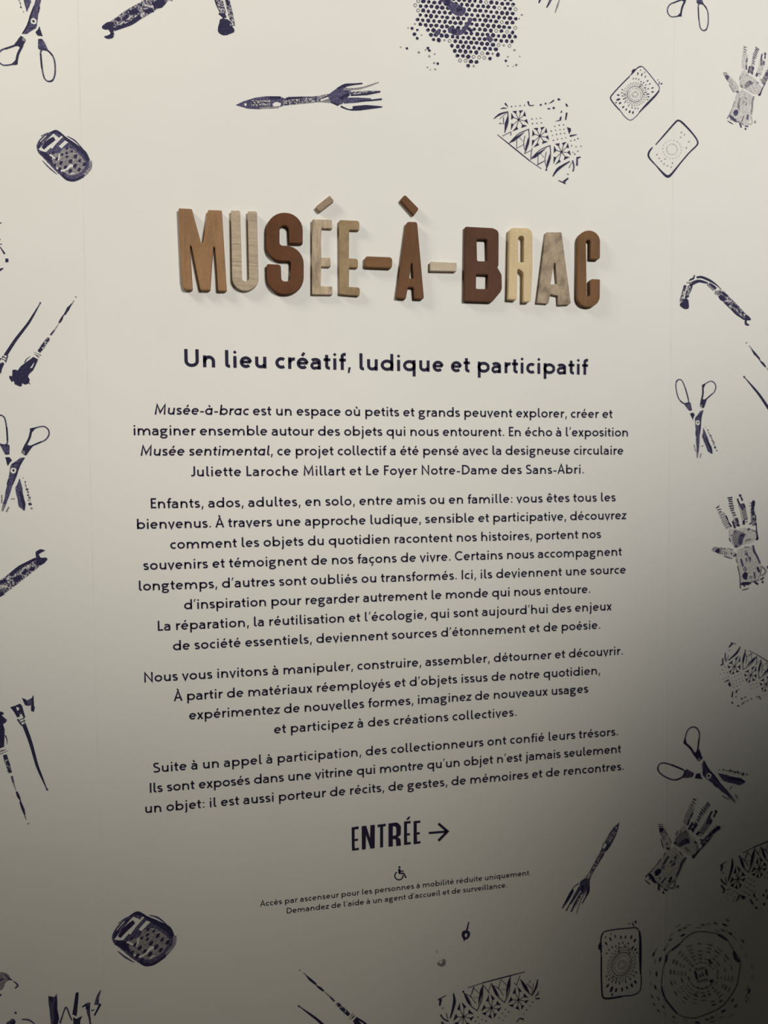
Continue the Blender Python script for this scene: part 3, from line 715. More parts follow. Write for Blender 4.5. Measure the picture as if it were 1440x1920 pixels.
# honeycomb
hc = []
reg = [(190,-210),(200,-60),(205,130),(235,240),(320,290),(330,400),(420,430),(560,430),(600,500),(640,600),(690,650),(770,712),(870,690),(905,605),(1010,612),(1085,560),(1110,500),(1215,480),(1268,410),(1265,120),(1215,-60),(1150,-210)]
def inside(p, poly):
    c = False
    for i in range(len(poly)):
        (x1, y1), (x2, y2) = poly[i-1], poly[i]
        if (y1 > p[1]) != (y2 > p[1]) and p[0] < (x2-x1)*(p[1]-y1)/(y2-y1)+x1: c = not c
    return c
ca, sa = math.cos(.085), math.sin(.085)
for j in range(-12, 22):
    for i in range(-12, 30):
        gx, gy = i*56.5+(j % 2)*28.2, j*48.5
        x, y = 355+gx*ca-gy*sa*.3, 20+gx*sa+gy*ca
        if not inside((x, y), reg): continue
        dark = math.exp(-((x-620)**2+(y-100)**2)/90000)+.6*math.exp(-((x-800)**2+(y-450)**2)/60000)
        r_ = random.random()
        edge = min(math.hypot(x-q[0], y-q[1]) for q in reg) < 55
        if edge: r_ += .3
        r_ -= dark*.25
        x += random.uniform(-3, 3); y += random.uniform(-3, 3)
        if r_ < .62: hc.append(('d', 'k', x, y, random.uniform(20, 24)))
        elif r_ < .82: hc.append(('d', 'm', x, y, random.uniform(19, 22))); hc.append(('d', 'k', x+5, y-2, 10))
        elif r_ < 1.12: hc.append(('S', 'g', [(x-16, y), (x, y-17), (x+16, y), (x, y+17)], 8))
        else: hc.append(('d', 'g', x, y, 13))
hc += [('F','m',[(470,-120),(560,-40),(600,20),(690,60),(740,110),(700,165),(620,150),(560,90),(520,40),(450,-20)]), ('s','m',[(560,290),(620,330),(700,330),(760,250),(800,190)],[40,70,50,40,30]), ('s','k',[(640,110),(700,95)],36), ('s','k',[(545,0),(550,60)],50), ('s','k',[(590,320),(640,335)],40), ('s','k',[(770,300),(805,330)],34), ('s','m',[(420,350),(470,330)],50), ('s','m',[(960,380),(1010,430)],50)]
for x, y, r in [(180,295,16),(235,312,14),(205,355,20),(235,398,16),(140,290,8),(280,365,8),(210,250,10),(275,255,14),(62,490,8),(127,503,14),(250,545,13),(345,500,16),(360,525,15),(320,520,9),(415,562,9),(360,585,13),(410,655,12),(448,662,15),(340,700,9),(420,720,11),(370,725,7),(1155,632,15),(1175,590,9),(1175,685,9),(1245,522,13),(1262,675,13),(1298,585,7),(1320,155,12),(1290,195,8),(1225,62,12),(1230,690,6)]:
    hc.append(('d', 'k' if r > 13 else 'g', x, y, r))
stamp('honeycomb_print', Design().part('cells', 740, 0, 5.538, hc), None, 's', 'dark honeycomb-patterned ink print of many small cells at the top edge')

GLOVE = Design()
def ribs(pts, tone, w): return [('s', tone, [a, b], w) for a, b in pts]
GLOVE.part('finger', 1325, 915, 12.52, [
  ('f','f',[(270,560),(330,540),(420,570),(560,900),(545,960),(450,960)])] + ribs([((215,470),(300,405)),((235,520),(345,490)),((262,570),(350,545)),((272,615),(330,590)),((300,660),(420,600)),((320,710),(430,650)),((345,770),(450,705)),((355,815),(470,750)),((385,855),(490,790)),((410,900),(510,840)),((440,945),(540,890))], 'g', 22) + ribs([((225,470),(290,440)),((250,515),(330,495)),((285,565),(340,552))], 'k', 24) + [('s','k',[(445,645),(492,745)],36), ('s','k',[(515,815),(582,912)],40), ('s','m',[(490,740),(520,820)],24)])
GLOVE.part('finger', 1325, 915, 12.52, [('f','f',[(510,220),(595,215),(640,480),(690,700),(620,720),(560,480)])] + ribs([((485,235),(600,215)),((510,268),(600,262)),((510,300),(606,325)),((515,365),(612,372)),((515,430),(635,415)),((540,480),(640,475)),((555,530),(628,520)),((585,585),(668,578)),((612,640),(690,632))], 'k', 28) + [
  ('f','x',[(640,720),(720,690),(748,790),(775,890),(700,900),(650,960),(600,770)]), ('f','k',[(660,700),(735,720),(748,800),(690,790)]), ('s','k',[(700,870),(775,885)],44), ('s','k',[(605,775),(660,945)],38), ('s','k',[(700,800),(740,860)],30)])
GLOVE.part('finger', 1325, 915, 12.52, [('f','g',[(800,350),(900,420),(965,720),(870,770),(830,600)]), ('s','k',[(722,245),(745,330),(800,430),(845,525)],[36,40,44,36]), ('s','g',[(745,400),(800,560),(835,745)],14), ('d','k',785,178,36), ('s','k',[(805,210),(838,300)],38), ('s','k',[(850,360),(895,445)],44), ('s','m',[(835,500),(905,440)],30), ('s','m',[(800,380),(850,480)],50), ('s','k',[(865,760),(870,860)],56), ('s','m',[(880,745),(965,720)],26), ('s','g',[(900,520),(930,650)],40), ('s','g',[(900,800),(960,780)],30)])
GLOVE.part('finger', 1325, 915, 12.52, [('F','k',[(1045,340),(1092,285),(1132,320),(1122,420),(1112,520),(1080,560),(1035,520),(1045,440)]), ('f','x',[(1030,500),(1130,540),(1160,740),(1172,885),(1060,885),(1038,700)]), ('s','k',[(1075,540),(1090,650)],60), ('s','k',[(1140,640),(1155,760)],26), ('s','k',[(1060,730),(1130,740)],34), ('s','m',[(1000,850),(1060,810)],36), ('s','k',[(1130,860),(1168,850)],50)] + ribs([((1000,350),(1045,345)),((985,430),(1035,415)),((1005,520),(1040,510)),((1005,575),(1035,570))], 'g', 16) + [('s','k',[(1158,820),(1165,930),(1172,1050),(1195,1190)],[36,22,36,46]), ('d','k',1180,1195,34), ('f','g',[(1050,960),(1150,1000),(1160,1150),(1060,1140)])])
GLOVE.part('palm', 1325, 915, 12.52, [('F','f',[(520,990),(640,960),(760,965),(880,930),(1000,980),(1140,1050),(1150,1150),(1090,1250),(1000,1300),(830,1340),(700,1400),(600,1320),(540,1200)]),
  ('F','g',[(640,1000),(800,1020),(900,1080),(860,1200),(820,1330),(700,1390),(620,1300),(600,1180)]), ('s','m',[(900,1080),(820,1130),(790,1230),(780,1330)],[60,110,110,70]), ('s','k',[(790,1110),(860,1120)],50), ('s','m',[(525,1170),(560,1265)],24), ('s','m',[(650,1370),(720,1370)],60), ('s','m',[(950,980),(1020,960)],50), ('d','m',665,1030,26), ('s','g',[(560,1100),(700,1180)],40), ('s','g',[(900,1240),(1040,1200)],50)])
GLOVE.part('thumb', 1325, 1010, 12.52, [('f','f',[(110,260),(180,190),(400,205),(560,240),(640,300),(710,370),(620,440),(400,375),(210,320)]), ('F','k',[(190,300),(215,260),(255,222),(305,240),(290,345),(235,330)])] + ribs([((120,270),(190,190)),((150,300),(235,200)),((340,240),(312,368)),((385,290),(365,362)),((432,295),(415,372)),((470,320),(455,370))], 'm', 18) + [('s','m',[(395,402),(500,440),(600,470)],[14,30,12]), ('s','g',[(310,225),(440,250)],40), ('d','k',678,372,28), ('d','m',575,350,26), ('s','m',[(620,400),(690,400)],40), ('s','g',[(500,230),(620,260)],24)])
GLOVE.part('cuff', 1325, 1010, 12.52, [('f','f',[(730,230),(1080,160),(1180,400),(1290,640),(1290,860),(1230,980),(960,1010),(800,1060),(735,640),(680,450)]),
  ('F','k',[(835,850),(870,800),(905,775),(955,825),(935,960),(850,930)]), ('s','m',[(800,470),(840,620),(910,750)],[50,54,60]), ('s','x',[(860,650),(930,740)],60), ('F','k',[(800,1040),(900,1010),(1040,1030),(985,1085),(820,1090)]), ('s','m',[(1030,1030),(1130,990),(1225,968)],22), ('s','k',[(1115,1005),(1205,1072)],46), ('s','k',[(1185,665),(1232,785)],52), ('s','m',[(1085,150),(1110,290),(1180,420),(1250,580)],[40,60,50,40]), ('s','m',[(1110,780),(1132,935)],36), ('s','m',[(725,645),(770,870),(790,1165)],[24,14,30]), ('s','k',[(820,1208),(900,1190),(985,1162)],[12,26,16]), ('s','k',[(1265,965),(1340,908)],34), ('d','k',1310,1015,28), ('s','g',[(1290,640),(1385,760),(1300,870)],34), ('s','g',[(1280,650),(1250,880)],30), ('s','g',[(900,280),(990,470),(1010,560)],44), ('s','g',[(1000,900),(1060,910)],50), ('s','m',[(920,450),(935,540)],34), ('s','m',[(1010,430),(1020,510)],40), ('s','m',[(890,370),(960,360)],40), ('s','g',[(690,480),(720,560)],34), ('s','g',[(880,200),(1000,200)],40), ('s','m',[(1420,640),(1440,700)],40), ('s','m',[(870,1090),(890,1130)],30)])
G_f4=(1412.5,937.8); G_f1=(1345,948.5); G_f2=(1368.5,931.4); G_th=(1333.8,1030.8); G_cf=(1388.1,1102.7); G_bl=(1419.2,1010.8); G_db=(1396.1,1078.7)
GG = 'blue ink prints of a work glove'
stamp('glove_print', GLOVE, None, 's', 'ink print of a glove with spread fingers at the right, halfway down', group=GG, amp=.5)
stamp('glove_print', GLOVE, [(G_f1,(1397.2,86.9)),(G_f2,(1420.2,89.7)),(G_th,(1356.4,135.6)),(G_bl,(1423.9,177.8)),(G_cf,(1363.4,221.9)),(G_db,(1378.9,211.6))], 'a', 'faint greyish ink print of a glove at the upper right edge', group=GG, amp=.5, tones={'k': 'm', 'm': 'g', 'x': 'g', 'g': 'f'})
stamp('glove_print', GLOVE, [(G_f1,(1301.9,1497.5)),(G_f2,(1330,1506.9)),(G_f4,(1349.7,1550)),(G_th,(1236.3,1542.5)),(G_bl,(1300.9,1604.4)),(G_cf,(1210,1647.5)),(G_db,(1231.6,1631.6))], 'a', 'ink print of a glove leaning right in the dark lower right, under the slanted scissors', group=GG, amp=.5)

LACE = Design()
lc = [('s','k',[(195,615),(380,765),(560,910)],[8,14,12]), ('s','m',[(560,910),(690,1000)],9)]
def flower(q):
    c = np.mean(np.array(q, float), axis=0); out = []
    for i in range(4):
        C0 = np.array(q[i], float); C1 = np.array(q[(i+1) % 4], float); Mi = (C0+C1)/2
        for A in (C0, C1):
            mid = (A+Mi)/2
            out.append(('f', 'k', [A+(Mi-A)*.14, A+(Mi-A)*.84, c+(mid-c)*.62]))
            out.append(('s', 'k', [c, c+(mid-c)*.66], 7))
    out.append(('d', 'k', c[0], c[1], 15)); return out
for q in ([(352,352),(498,338),(546,510),(348,585)], [(590,545),(742,525),(780,690),(582,765)], [(832,722),(985,695),(1025,860),(825,965)]): lc += flower(q)
def leafset(dx, dy):
    T = lambda L: [(x+dx, y+dy) for x, y in L]
    return [('f','k',T([(335,708),(400,640),(510,578),(450,640),(385,690)])), ('s','k',T([(325,715),(430,608),(552,553)]),10), ('f','k',T([(512,742),(543,640),(550,720),(500,832)])), ('s','k',T([(548,560),(550,700),(500,832)]),9),
            ('s','m',T([(505,625),(490,720),(505,790)]),8), ('s','m',T([(412,668),(412,770)]),7), ('s','m',T([(410,772),(500,720)]),7), ('s','g',T([(440,640),(480,690)]),6)]
lc += leafset(0, 0) + leafset(240, 183)
lc += [('s','k',[(155,437),(220,388),(312,357)],[8,24,10]), ('s','k',[(312,355),(314,480),(275,595)],10), ('f','k',[(278,490),(310,400),(314,500),(274,592)]), ('s','m',[(265,420),(262,500)],9), ('s','m',[(220,440),(300,370)],7), ('s','g',[(215,490),(245,490)],14),
  ('s','m',[(250,632),(350,582)],8), ('s','m',[(348,590),(345,625)],9), ('s','m',[(500,830),(580,790)],7), ('s','m',[(580,790),(570,880)],9), ('s','m',[(585,765),(580,800)],9),
  ('s','k',[(818,1085),(880,1000),(1010,915)],[10,34,12]), ('s','m',[(1040,905),(1055,970),(1045,1030)],16), ('s','g',[(1000,990),(1030,930)],12), ('s','g',[(975,1055),(1000,1065)],10), ('s','m',[(640,955),(715,915)],9), ('s','k',[(735,1015),(755,1010)],16),
  ('f','k',[(222,328),(262,308),(312,320)]), ('s','k',[(280,262),(312,302)],[20,8]), ('s','k',[(540,240),(556,286),(608,284)],[20,12,8]), ('d','m',682,280,13), ('d','m',738,266,12), ('f','k',[(765,272),(832,218),(832,240),(800,260)]), ('f','k',[(868,222),(880,203),(906,220),(888,235)]), ('f','k',[(958,265),(974,268),(992,295),(972,305)]),
  ('f','k',[(900,370),(918,340),(924,368)]), ('s','k',[(962,450),(976,368)],[14,20]), ('f','k',[(838,470),(912,456),(918,404),(898,420),(896,446)]), ('s','m',[(760,325),(790,322)],16), ('d','k',828,315,14), ('f','k',[(978,530),(1022,545),(1022,575),(1002,612)]), ('s','k',[(1010,632),(1088,614)],[22,8]),
  ('s','k',[(1085,882),(1132,866)],[26,12]), ('s','m',[(1092,885),(1090,965)],20), ('s','k',[(880,1130),(962,1167)],[8,14]), ('s','k',[(940,1148),(992,1104)],[28,16])]
for x, y in [(585,440),(635,435),(680,430),(590,492),(640,488),(690,483),(800,575),(850,565),(900,560),(945,555),(815,625),(860,612),(905,605),(950,600),(825,680),(870,668),(920,660),(965,650),(1020,685),(1065,675),(1100,660),(1030,740),(1080,752),(1135,745),(1045,815),(1100,800),(1065,835),(355,300),(400,295),(450,290),(500,285),(840,520),(890,510),(940,505)]:
    lc.append(('d', 'm' if random.random() < .5 else 'g', x, y, 8))
LACE.part('pattern', 900, 150, 6.0, lc)
L_b=(933.3,253.3); L_T=(1057.5,343.3); L_t=(1047.5,185.8); L_2=(1011.7,255.8); L_3=(1053.3,285.8); L_1=(973.3,225)
GL_ = 'dark ink prints of a leaf and flower patterned tile'
stamp('pattern_print', LACE, None, 's', 'ink print of three star flowers in squares, left of the two rounded rectangles', group=GL_, amp=.15)
stamp('pattern_print', LACE, [(L_T,(1372,1205.1)),(L_3,(1376.5,1249.7)),(L_2,(1407.9,1264)),(L_1,(1436.2,1282.9)),(L_t,(1384.1,1323.7))], 'a', 'ink print of star flowers in squares cut by the right edge, below the glove', group=GL_, amp=.15)
stamp('pattern_print', LACE, [(L_T,(1349.2,1620.8)),(L_3,(1386.7,1648.3)),(L_2,(1423.3,1627.5)),(L_t,(1430.8,1694.2))], 'a', 'ink print of star flowers almost lost in the dark at the lower right edge', group=GL_, amp=.15)
stamp('pattern_print', LACE, [(L_T,(824.8,1874)),(L_b,(982.1,1820.8)),(L_3,(867.5,1903.1)),(L_2,(920,1890.6)),(L_1,(972.7,1876))], 'a', 'ink print of star flowers under a slanting line, cut by the bottom edge', group=GL_, amp=.15)
stamp('pattern_print', Design().part('marks', 0, 400, 14.77, [('s','k',[(-80,830),(0,930),(70,1030),(130,1125)],[14,22,40,56]), ('f','k',[(148,1250),(232,1252),(236,1350),(152,1362)]), ('s','k',[(-90,1610),(-10,1570),(95,1520)],[90,76,20]), ('s','m',[(-60,268),(38,268)],34), ('s','m',[(-60,850),(60,855)],[34,20]), ('s','m',[(-60,715),(20,722)],24)]), None, 's', 'few small dark print marks cut by the left edge, above the brushes', group=GL_, amp=.1)

DISH = Design()
dd = [('S','m',[(612,148),(540,190),(480,260),(390,352),(300,450),(268,500),(300,562),(380,650),(430,715),(490,752),(550,715),(640,612),(740,512),(805,430),(815,380),(780,330),(710,240),(655,178)],10),
  ('s','k',[(480,262),(390,352),(300,450),(268,502),(300,560),(370,640)],14), ('s','k',[(612,148),(570,165),(500,240)],[16,12,14]), ('f','k',[(505,200),(520,180),(550,172),(540,212),(508,232)]), ('s','k',[(590,665),(680,570),(770,478),(815,420)],[12,26,22,14])]
dots = []
cx0, cy0 = 545, 460
for x, y, ln, w in [(575,230,32,14),(620,240,34,14),(660,262,26,12),(685,310,24,14),(710,345,26,12),(740,390,28,16),(740,435,28,18),(690,458,30,14),(695,490,22,16),(685,520,18,10),(355,470,30,18),(355,520,44,24),(375,560,30,20),(410,605,30,18),(445,632,26,16),(483,657,30,20),(520,667,30,20),(330,555,22,14),(605,190,16,10),(652,215,18,9)]:
    d = np.array((x-cx0, y-cy0), float); d /= np.linalg.norm(d)
    dots.append(('s', 'k', [np.array((x, y))-d*ln/2, np.array((x, y))+d*ln/2], [w*.6, w, w*.6]))
for x, y in [(525,285),(555,285),(585,295),(640,330),(665,355),(400,410),(400,480),(415,515),(430,550),(510,610),(545,620),(575,620),(610,320),(690,400),(660,390),(395,445),(470,590),(620,350),(600,370),(640,460),(655,440),(430,465),(440,500)]:
    d = np.array((x-cx0, y-cy0), float); d /= np.linalg.norm(d)
    dots.append(('s', 'm', [np.array((x, y))-d*9, np.array((x, y))+d*9], 10))
def ring(cx, cy, r, tone, w, dash=None):
    if not dash: return [('S', tone, [(cx+r*math.cos(a*.3927), cy+r*math.sin(a*.3927)) for a in range(16)], w)]
    return [('s', tone, [(cx+r*math.cos(a), cy+r*math.sin(a)), (cx+r*math.cos(a+math.pi/dash), cy+r*math.sin(a+math.pi/dash))], w) for a in [2*math.pi*k/dash for k in range(dash)]]
cen = ring(cx0, cy0, 88, 'g', 9) + ring(cx0, cy0, 66, 'f', 12) + ring(cx0, cy0, 108, 'g', 8, 26) + ring(cx0, cy0, 128, 'g', 9, 28) + ring(cx0, cy0, 30, 'f', 20)
DISH.part('rim', 1100, 100, 6.0, dd + [('s','m',[(820,318),(812,352)],10), ('d','m',842,342,11), ('d','m',800,300,7)]).part('hole_pattern', 1100, 100, 6.0, dots + cen)
GD = 'fine-lined ink prints of a rounded rectangular dish'
stamp('dish_print', DISH, None, 's', 'fine ink print of a tilted rounded rectangle filled with rays of dashes', group=GD, amp=.1)
stamp('dish_print', DISH, [((1186.7,132.5),(1123.8,1777.5)),((1239.2,157.5),(1191.3,1730)),((1190.8,176.7),(1163.8,1805)),((1144.7,183.3),(1131.3,1868.8)),((1181.7,225),(1198.8,1860))], 'a', 'ink print of an upright rounded rectangle with dashes, beside the round doily print', group=GD, amp=.1)
fd = [('s','k',[(740,1058),(702,1110),(700,1170),(780,1262),(870,1360),(915,1385),(960,1352),(1050,1240),(1150,1122),(1240,1032),(1243,980),(1180,890),(1080,785),(1030,756),(990,785),(880,910),(775,1030)],[14,22,20,12,26,32,24,16,16,18,16,18,22,20,20,18,12])]
fi = [('d','g',x,y,9) for x, y in [(1065,890),(1100,915),(1055,945),(1150,995),(1120,1065),(790,1140),(815,1180),(840,1215),(870,1245),(880,1190),(965,1235),(950,1280),(910,1265)]]
stamp('dish_print', Design().part('rim', 1100, 100, 6.0, fd).part('hole_pattern', 1100, 100, 6.0, fi + ring(960,1080,105,'f',10,18) + ring(960,1080,60,'f',10)), None, 's', 'ink print of a nearly empty tilted rounded rectangle outline', group=GD, amp=.1)

PHONE = Design()
PHONE.part('body', 40, 220, 9.0, [
  ('F','m',[(590,228),(690,285),(800,368),(950,498),(1080,608),(1155,720),(1182,830),(1125,945),(1010,1030),(860,1077),(740,1035),(640,962),(520,845),(380,692),(290,600),(258,490),(300,385),(400,290),(500,242)]),
  ('s','k',[(505,262),(590,238),(690,300),(735,345)],[40,50,36,30]), ('s','k',[(735,345),(900,470),(1060,605),(1135,740)],[40,64,80,54]), ('s','k',[(330,575),(440,670),(560,790),(610,870)],[70,90,60,40]), ('s','k',[(690,985),(780,1045),(900,1062),(1050,995)],[30,50,40,40]), ('s','g',[(1165,730),(1160,860),(1060,970)],50), ('s','f',[(330,420),(430,320)],46), ('s','k',[(285,520),(340,420),(480,290)],[30,24,26]),
  ('s','m',[(770,318),(900,392),(1045,540)],[10,26,10]), ('s','m',[(355,730),(470,850),(605,965)],[10,24,10]), ('s','m',[(330,318),(445,262)],14)])
PHONE.part('screen', 40, 220, 9.0, [('f','w',[(540,275),(642,348),(590,420),(420,590),(372,580),(292,542),(420,400)]), ('s','k',[(362,528),(430,450),(500,395),(560,355)],[56,84,86,64]), ('s','w',[(690,322),(590,425),(505,520)],[34,26,40])])
kp = [('F','g',[(500,625),(640,600),(720,520),(870,540),(1040,700),(1085,800),(1000,930),(850,985),(700,925),(560,810)]), ('f','w',[(632,492),(735,392),(795,420),(680,528)]), ('s','w',[(480,630),(620,720),(640,620)],[26,24,20]), ('s','w',[(590,850),(680,900),(760,880),(830,820),(880,830)],[24,30,24,50,30]), ('s','w',[(830,960),(900,940)],[22,14])]
for x, y, b in [(770,530,30),(855,575,28),(765,605,30),(690,630,28),(770,670,30),(915,660,40),(595,705,34),(828,745,42),(985,735,34),(670,770,40),(905,820,44),(1065,795,40),(570,805,28),(745,840,38),(645,880,40),(975,885,38),(825,905,42),(715,960,36),(540,600,30),(480,690,44)]:
    kp.append(('F', 'k', [(x-b*.8, y+b*.45), (x-b*.2, y-b*.75), (x+b*.8, y-b*.5), (x+b*.3, y+b*.75)]))
PHONE.part('keypad', 40, 220, 9.0, kp)
GP_ = 'dark ink prints of a rounded handset with keypad'
stamp('handset_print', PHONE, None, 's', 'ink print of a rounded handset with screen and round keys at the upper left', group=GP_, amp=.25)
stamp('handset_print', PHONE, [((105.6,245.6),(256.3,1711.3)),((171.1,312.2),(329.4,1766.3)),((135.6,339.4),(283.8,1810)),((68.9,273.3),(211,1753.8))], 'a', 'ink print of a rounded handset with screen and round keys at the lower left', group=GP_, amp=.25)

BRUSH = Design()
BRUSH.part('handle', 0, 545, 9.0, [('d','g',1280,105,15), ('s','g',[(1252,162),(1215,222)],[14,24]), ('f','k',[(1225,212),(1160,335),(1105,412),(1072,405),(1135,285),(1195,225)]), ('s','m',[(1085,400),(1040,460)],24), ('s','k',[(1060,430),(1035,485),(995,548)],[22,44,26]), ('s','g',[(990,560),(930,650),(850,752)],[10,24,36]), ('s','m',[(915,670),(855,750)],30), ('s','x',[(825,795),(720,945),(655,1035)],[52,74,56]), ('s','k',[(830,830),(780,850)],40), ('s','k',[(700,970),(655,1030)],52), ('s','k',[(745,880),(715,950)],40)])
BRUSH.part('ferrule', 0, 545, 9.0, [('s','k',[(575,1035),(695,1092)],[5,12]), ('s','k',[(580,1072),(670,1115)],[8,12]), ('s','k',[(610,1090),(655,1135)],9)])
BRUSH.part('bristles', 0, 545, 9.0, [('f','k',[(565,1115),(645,1160),(605,1255),(560,1345),(490,1410),(475,1450),(503,1500),(492,1560),(430,1588),(375,1562),(372,1600),(345,1622),(250,1580),(232,1525),(195,1540),(155,1470),(160,1432),(205,1445),(210,1340),(250,1330),(300,1345),(350,1275),(430,1215),(520,1150)],[[(585,1210),(545,1300),(505,1310),(555,1240)]]), ('s','k',[(515,1108),(455,1150),(415,1215)],[6,14,20]), ('d','m',500,1570,12)])
B_t=(142.2,556.7); B_f=(71.1,666.1); B_e=(37.8,724.4); B_k=(127.8,581.7); B_s=(111.1,605.6)
THIN = Design()
THIN.part('handle', 0, 1270, 6.4, [('d','m',565,1346,15), ('s','m',[(560,1335),(545,1300)],16), ('s','k',[(545,1300),(490,1170),(440,1040),(370,790),(290,570)],[14,30,36,44,50])])
THIN.part('ferrule', 0, 1270, 6.4, [('s','k',[(222,520),(300,480)],10), ('s','k',[(240,545),(305,515)],12), ('s','k',[(265,575),(312,552)],12), ('s','m',[(210,500),(265,580)],22), ('s','k',[(280,490),(300,560)],8)])
THIN.part('bristles', 0, 1270, 6.4, [('f','k',[(122,358),(180,340),(242,314),(268,345),(305,478),(280,480),(262,440),(235,445),(240,470),(205,480),(165,410)],[[(195,355),(228,360),(230,392),(205,400)]]), ('s','m',[(215,430),(260,428)],14),
  ('f','m',[(262,244),(330,272),(382,245),(402,212),(408,330),(330,345),(300,330)]), ('f','k',[(264,244),(300,258),(340,330),(305,335)]), ('f','k',[(375,258),(403,212),(405,325),(420,370),(405,418),(372,400),(375,340)])])
T_t=(88.3,1480.9); T_f=(44.5,1359.8)
GB = 'dark ink prints of paint brushes'
stamp('brush_print', BRUSH, None, 's', 'ink print of a brush with a broad splayed dark head at the left', group=GB, amp=.3)
stamp('brush_print', THIN, [(T_t,(76.1,567.8)),(T_f,(12.2,665))], 's', 'ink print of a slim brush cut by the left edge, beside the splayed brush', group=GB, amp=.3)
stamp('brush_print', BRUSH, [(B_t,(53.1,1544.2)),(B_f,(4.7,1409.1))], 's', 'ink print of a fat brush pointing down, its head cut by the left edge', group=GB, amp=.3)
stamp('brush_print', THIN, None, 's', 'ink print of a slim flat-headed brush pointing down at the lower left', group=GB, amp=.3)
stamp('brush_print', BRUSH, [(B_t,(1399,641.5)),(B_k,(1418.8,667.5)),(B_s,(1435.4,686.3))], 's', 'broken brush handle print at the right edge, under the cane handle print', group=GB, amp=.3)
stamp('brush_print', THIN, [(T_t,(1394.8,706)),(T_f,(1466.3,797.4))], 's', 'smooth slim brush handle print at the right edge, beside the scissors', group=GB, amp=.3)
stamp('brush_print', BRUSH, [(B_t,(562.2,1819.4)),(B_f,(660.6,1905.8))], 's', 'ink print of a brush with ferrule rings, slanting into the bottom edge', group=GB, amp=.3)
stamp('brush_print', THIN, [(T_t,(560.1,1886)),(T_f,(650.3,1959))], 's', 'tip of a slim brush print at the bottom edge, under the longer brush', group=GB, amp=.3)

DOILY = []
rim_ = [('S','m',[(600,230),(780,240),(930,292),(1030,440),(1110,570),(1095,740),(1050,900),(900,1100),(700,1202),(550,1242),(370,1190),(230,1010),(190,880),(210,660),(255,500),(310,440),(400,370),(490,285)],13), ('s','k',[(1035,460),(1060,540),(1105,585)],[30,44,24]), ('s','k',[(250,500),(240,590)],26), ('s','k',[(310,445),(405,372)],22), ('s','k',[(190,880),(235,1020),(370,1188)],22), ('s','k',[(850,265),(960,330)],22)]
edge_ = []
for x, y, t in [(95,495,'k'),(172,555,'k'),(130,725,'k'),(115,882,'k'),(75,990,'m'),(150,1010,'m'),(210,1112,'m'),(400,210,'m'),(438,270,'k'),(670,148,'m'),(820,130,'m'),(930,150,'k'),(905,210,'m'),(995,250,'k'),(962,95,'m'),(1215,925,'k'),(1060,1100,'m'),(912,1160,'k'),(780,1235,'m'),(610,1295,'k'),(330,1230,'m'),(225,435,'m'),(290,320,'m'),(460,185,'m'),(720,1255,'m'),(1020,1030,'m'),(1180,980,'g'),(100,1080,'m'),(150,1155,'m'),(880,1040,'m'),(1140,340,'m')]:
    d = np.array((x-650, y-735), float); d /= np.linalg.norm(d); tt = np.array((-d[1], d[0])); p = np.array((x, y), float); L_ = 30 if t == 'k' else 24
    edge_.append(('s', t, [p-tt*L_, p+tt*L_], [12, 26, 12]))
for k in range(30):
    a = k*.2094+.05; R_ = random.choice((560, 610, 650))
    p = np.array((650+R_*.92*math.cos(a), 735+R_*math.sin(a))); tt = np.array((-math.sin(a), math.cos(a)))
    edge_.append(('s', 'g', [p-tt*30, p+tt*30], 12))
spk = []
for k in range(18):
    a = k*2*math.pi/18+.1; d = np.array((math.cos(a), math.sin(a))); tt = np.array((-d[1], d[0]))
    for r in range(150, 400, 42):
        p = np.array((650, 735))+d*r*(1, 1.05); wd_ = 10+r*.05+random.uniform(-3, 6)
        if random.random() < .85: spk.append(('s', random.choice('mggf'), [p-tt*wd_, p+tt*wd_], 16))
ctr = [('s','m',[(570,668),(700,645)],12), ('s','m',[(600,812),(730,780)],12), ('s','k',[(578,690),(602,785)],24), ('s','k',[(708,670),(712,735)],22), ('s','k',[(745,550),(762,600)],26), ('s','k',[(755,820),(775,790)],26), ('s','m',[(630,720),(640,760)],16), ('s','m',[(660,700),(668,745)],16), ('d','m',608,880,16), ('d','m',585,965,18), ('d','m',685,970,14)]
stamp('doily_print', Design().part('rim', 1210, 1710, 6.26, rim_).part('border_dashes', 1210, 1710, 6.26, edge_).part('spokes', 1210, 1710, 6.26, spk).part('centre_square', 1210, 1710, 6.26, ctr), None, 's', 'large round doily ink print with spokes in the darkest lower right corner', amp=.1, tones={'m': 'g', 'g': 'f', 'k': 'm'})

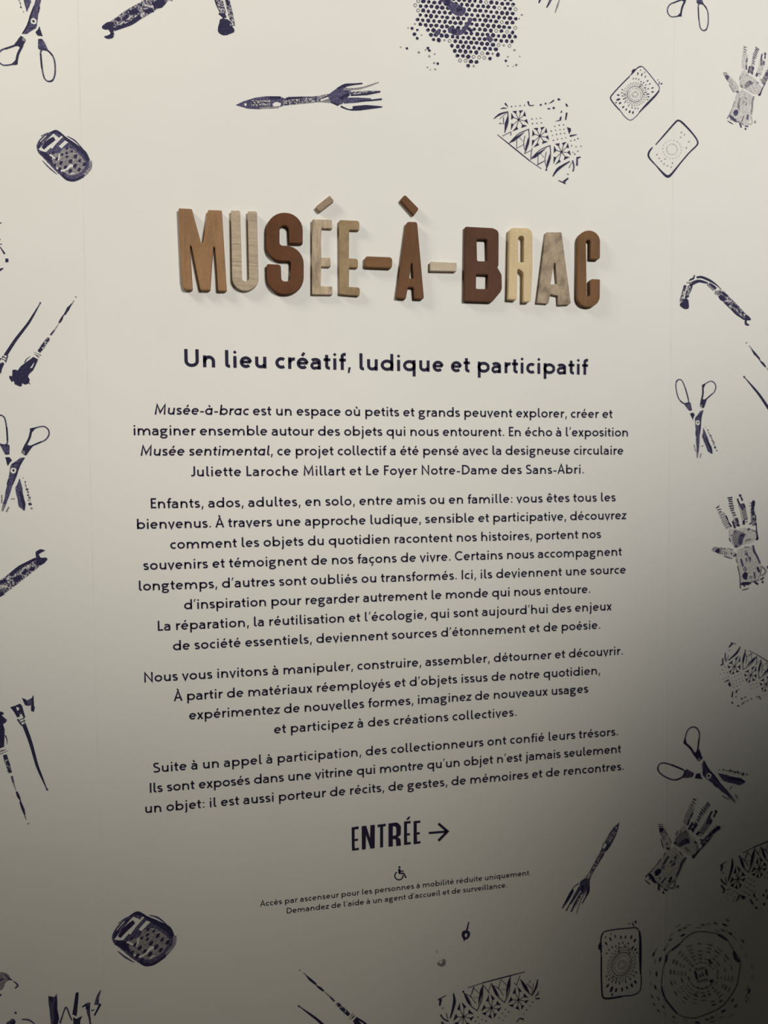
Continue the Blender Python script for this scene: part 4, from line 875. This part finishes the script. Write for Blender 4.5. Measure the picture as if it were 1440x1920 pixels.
stamp('pin_print', Design().part('stem', 780, 1700, 4.8, [('s','k',[(475,135),(455,225)],[10,18]), ('s','k',[(440,285),(430,308)],[20,10])]).part('loop', 780, 1700, 4.8, [('F','k',[(410,255),(420,222),(450,212),(482,225),(485,258),(465,288),(430,296)],[[(438,258),(448,238),(462,252),(450,278)]])]), None, 's', 'tiny dark ink print of a stem with a ring, alone under the small print', amp=.2)
stamp('smudge_print', Design().part('smear', 780, 1700, 4.8, [('F','g',[(192,520),(200,498),(228,512),(240,470),(268,482),(262,525),(225,540)]), ('d','f',190,405,15), ('s','f',[(200,490),(240,480)],14)]), None, 's', 'faint grey ink smudge below and left of the tiny ring print', amp=.3)
stamp('smear_print', Design().part('smear', 0, 1780, 4.8, [('F','g',[(-30,220),(55,212),(95,262),(50,300),(30,350),(-30,375)]), ('s','m',[(45,222),(75,258),(112,278)],[10,18,10]), ('s','m',[(120,285),(160,322),(132,352)],[8,18,10]), ('d','m',5,410,12), ('s','m',[(0,280),(30,260)],20)]), None, 's', 'small bluish grey ink smear at the left edge near the bottom corner', amp=.4)
stamp('glove_print', Design().part('finger', 0, 1780, 4.8, [('f','m',[(434,415),(490,428),(512,400),(518,530),(530,620),(505,760),(462,760),(445,540)]), ('s','k',[(450,430),(470,470)],30), ('s','k',[(505,430),(500,540),(512,620),(490,690)],[12,34,40,40])]).part('finger', 0, 1780, 4.8, [('f','k',[(680,390),(712,384),(700,520),(690,600),(652,582),(665,480)]), ('f','k',[(660,610),(690,625),(742,600),(720,650),(730,760),(665,760)]), ('s','m',[(540,665),(565,590),(595,522),(632,605),(650,640)],[20,12,16,14,10])]).part('finger', 0, 1780, 4.8, [('s','k',[(738,520),(775,498),(812,480)],[8,22,10]), ('s','m',[(795,480),(795,560),(810,640),(822,760)],[40,30,18,14]), ('s','k',[(790,500),(785,540)],30)]).part('finger', 0, 1780, 4.8, [('s','m',[(908,365),(880,430),(870,500)],[8,26,44]), ('s','k',[(905,490),(850,595)],[20,14]), ('s','m',[(820,550),(850,545)],12)]).part('thumb', 0, 1780, 4.8, [('d','k',112,655,30), ('s','m',[(195,630),(260,635),(312,670)],[10,16,10]), ('d','m',140,570,12), ('s','m',[(60,670),(120,640)],24)]), None, 's', 'dark finger strokes of an ink print rising from the bottom edge at the lower left', group=GG, amp=.6)
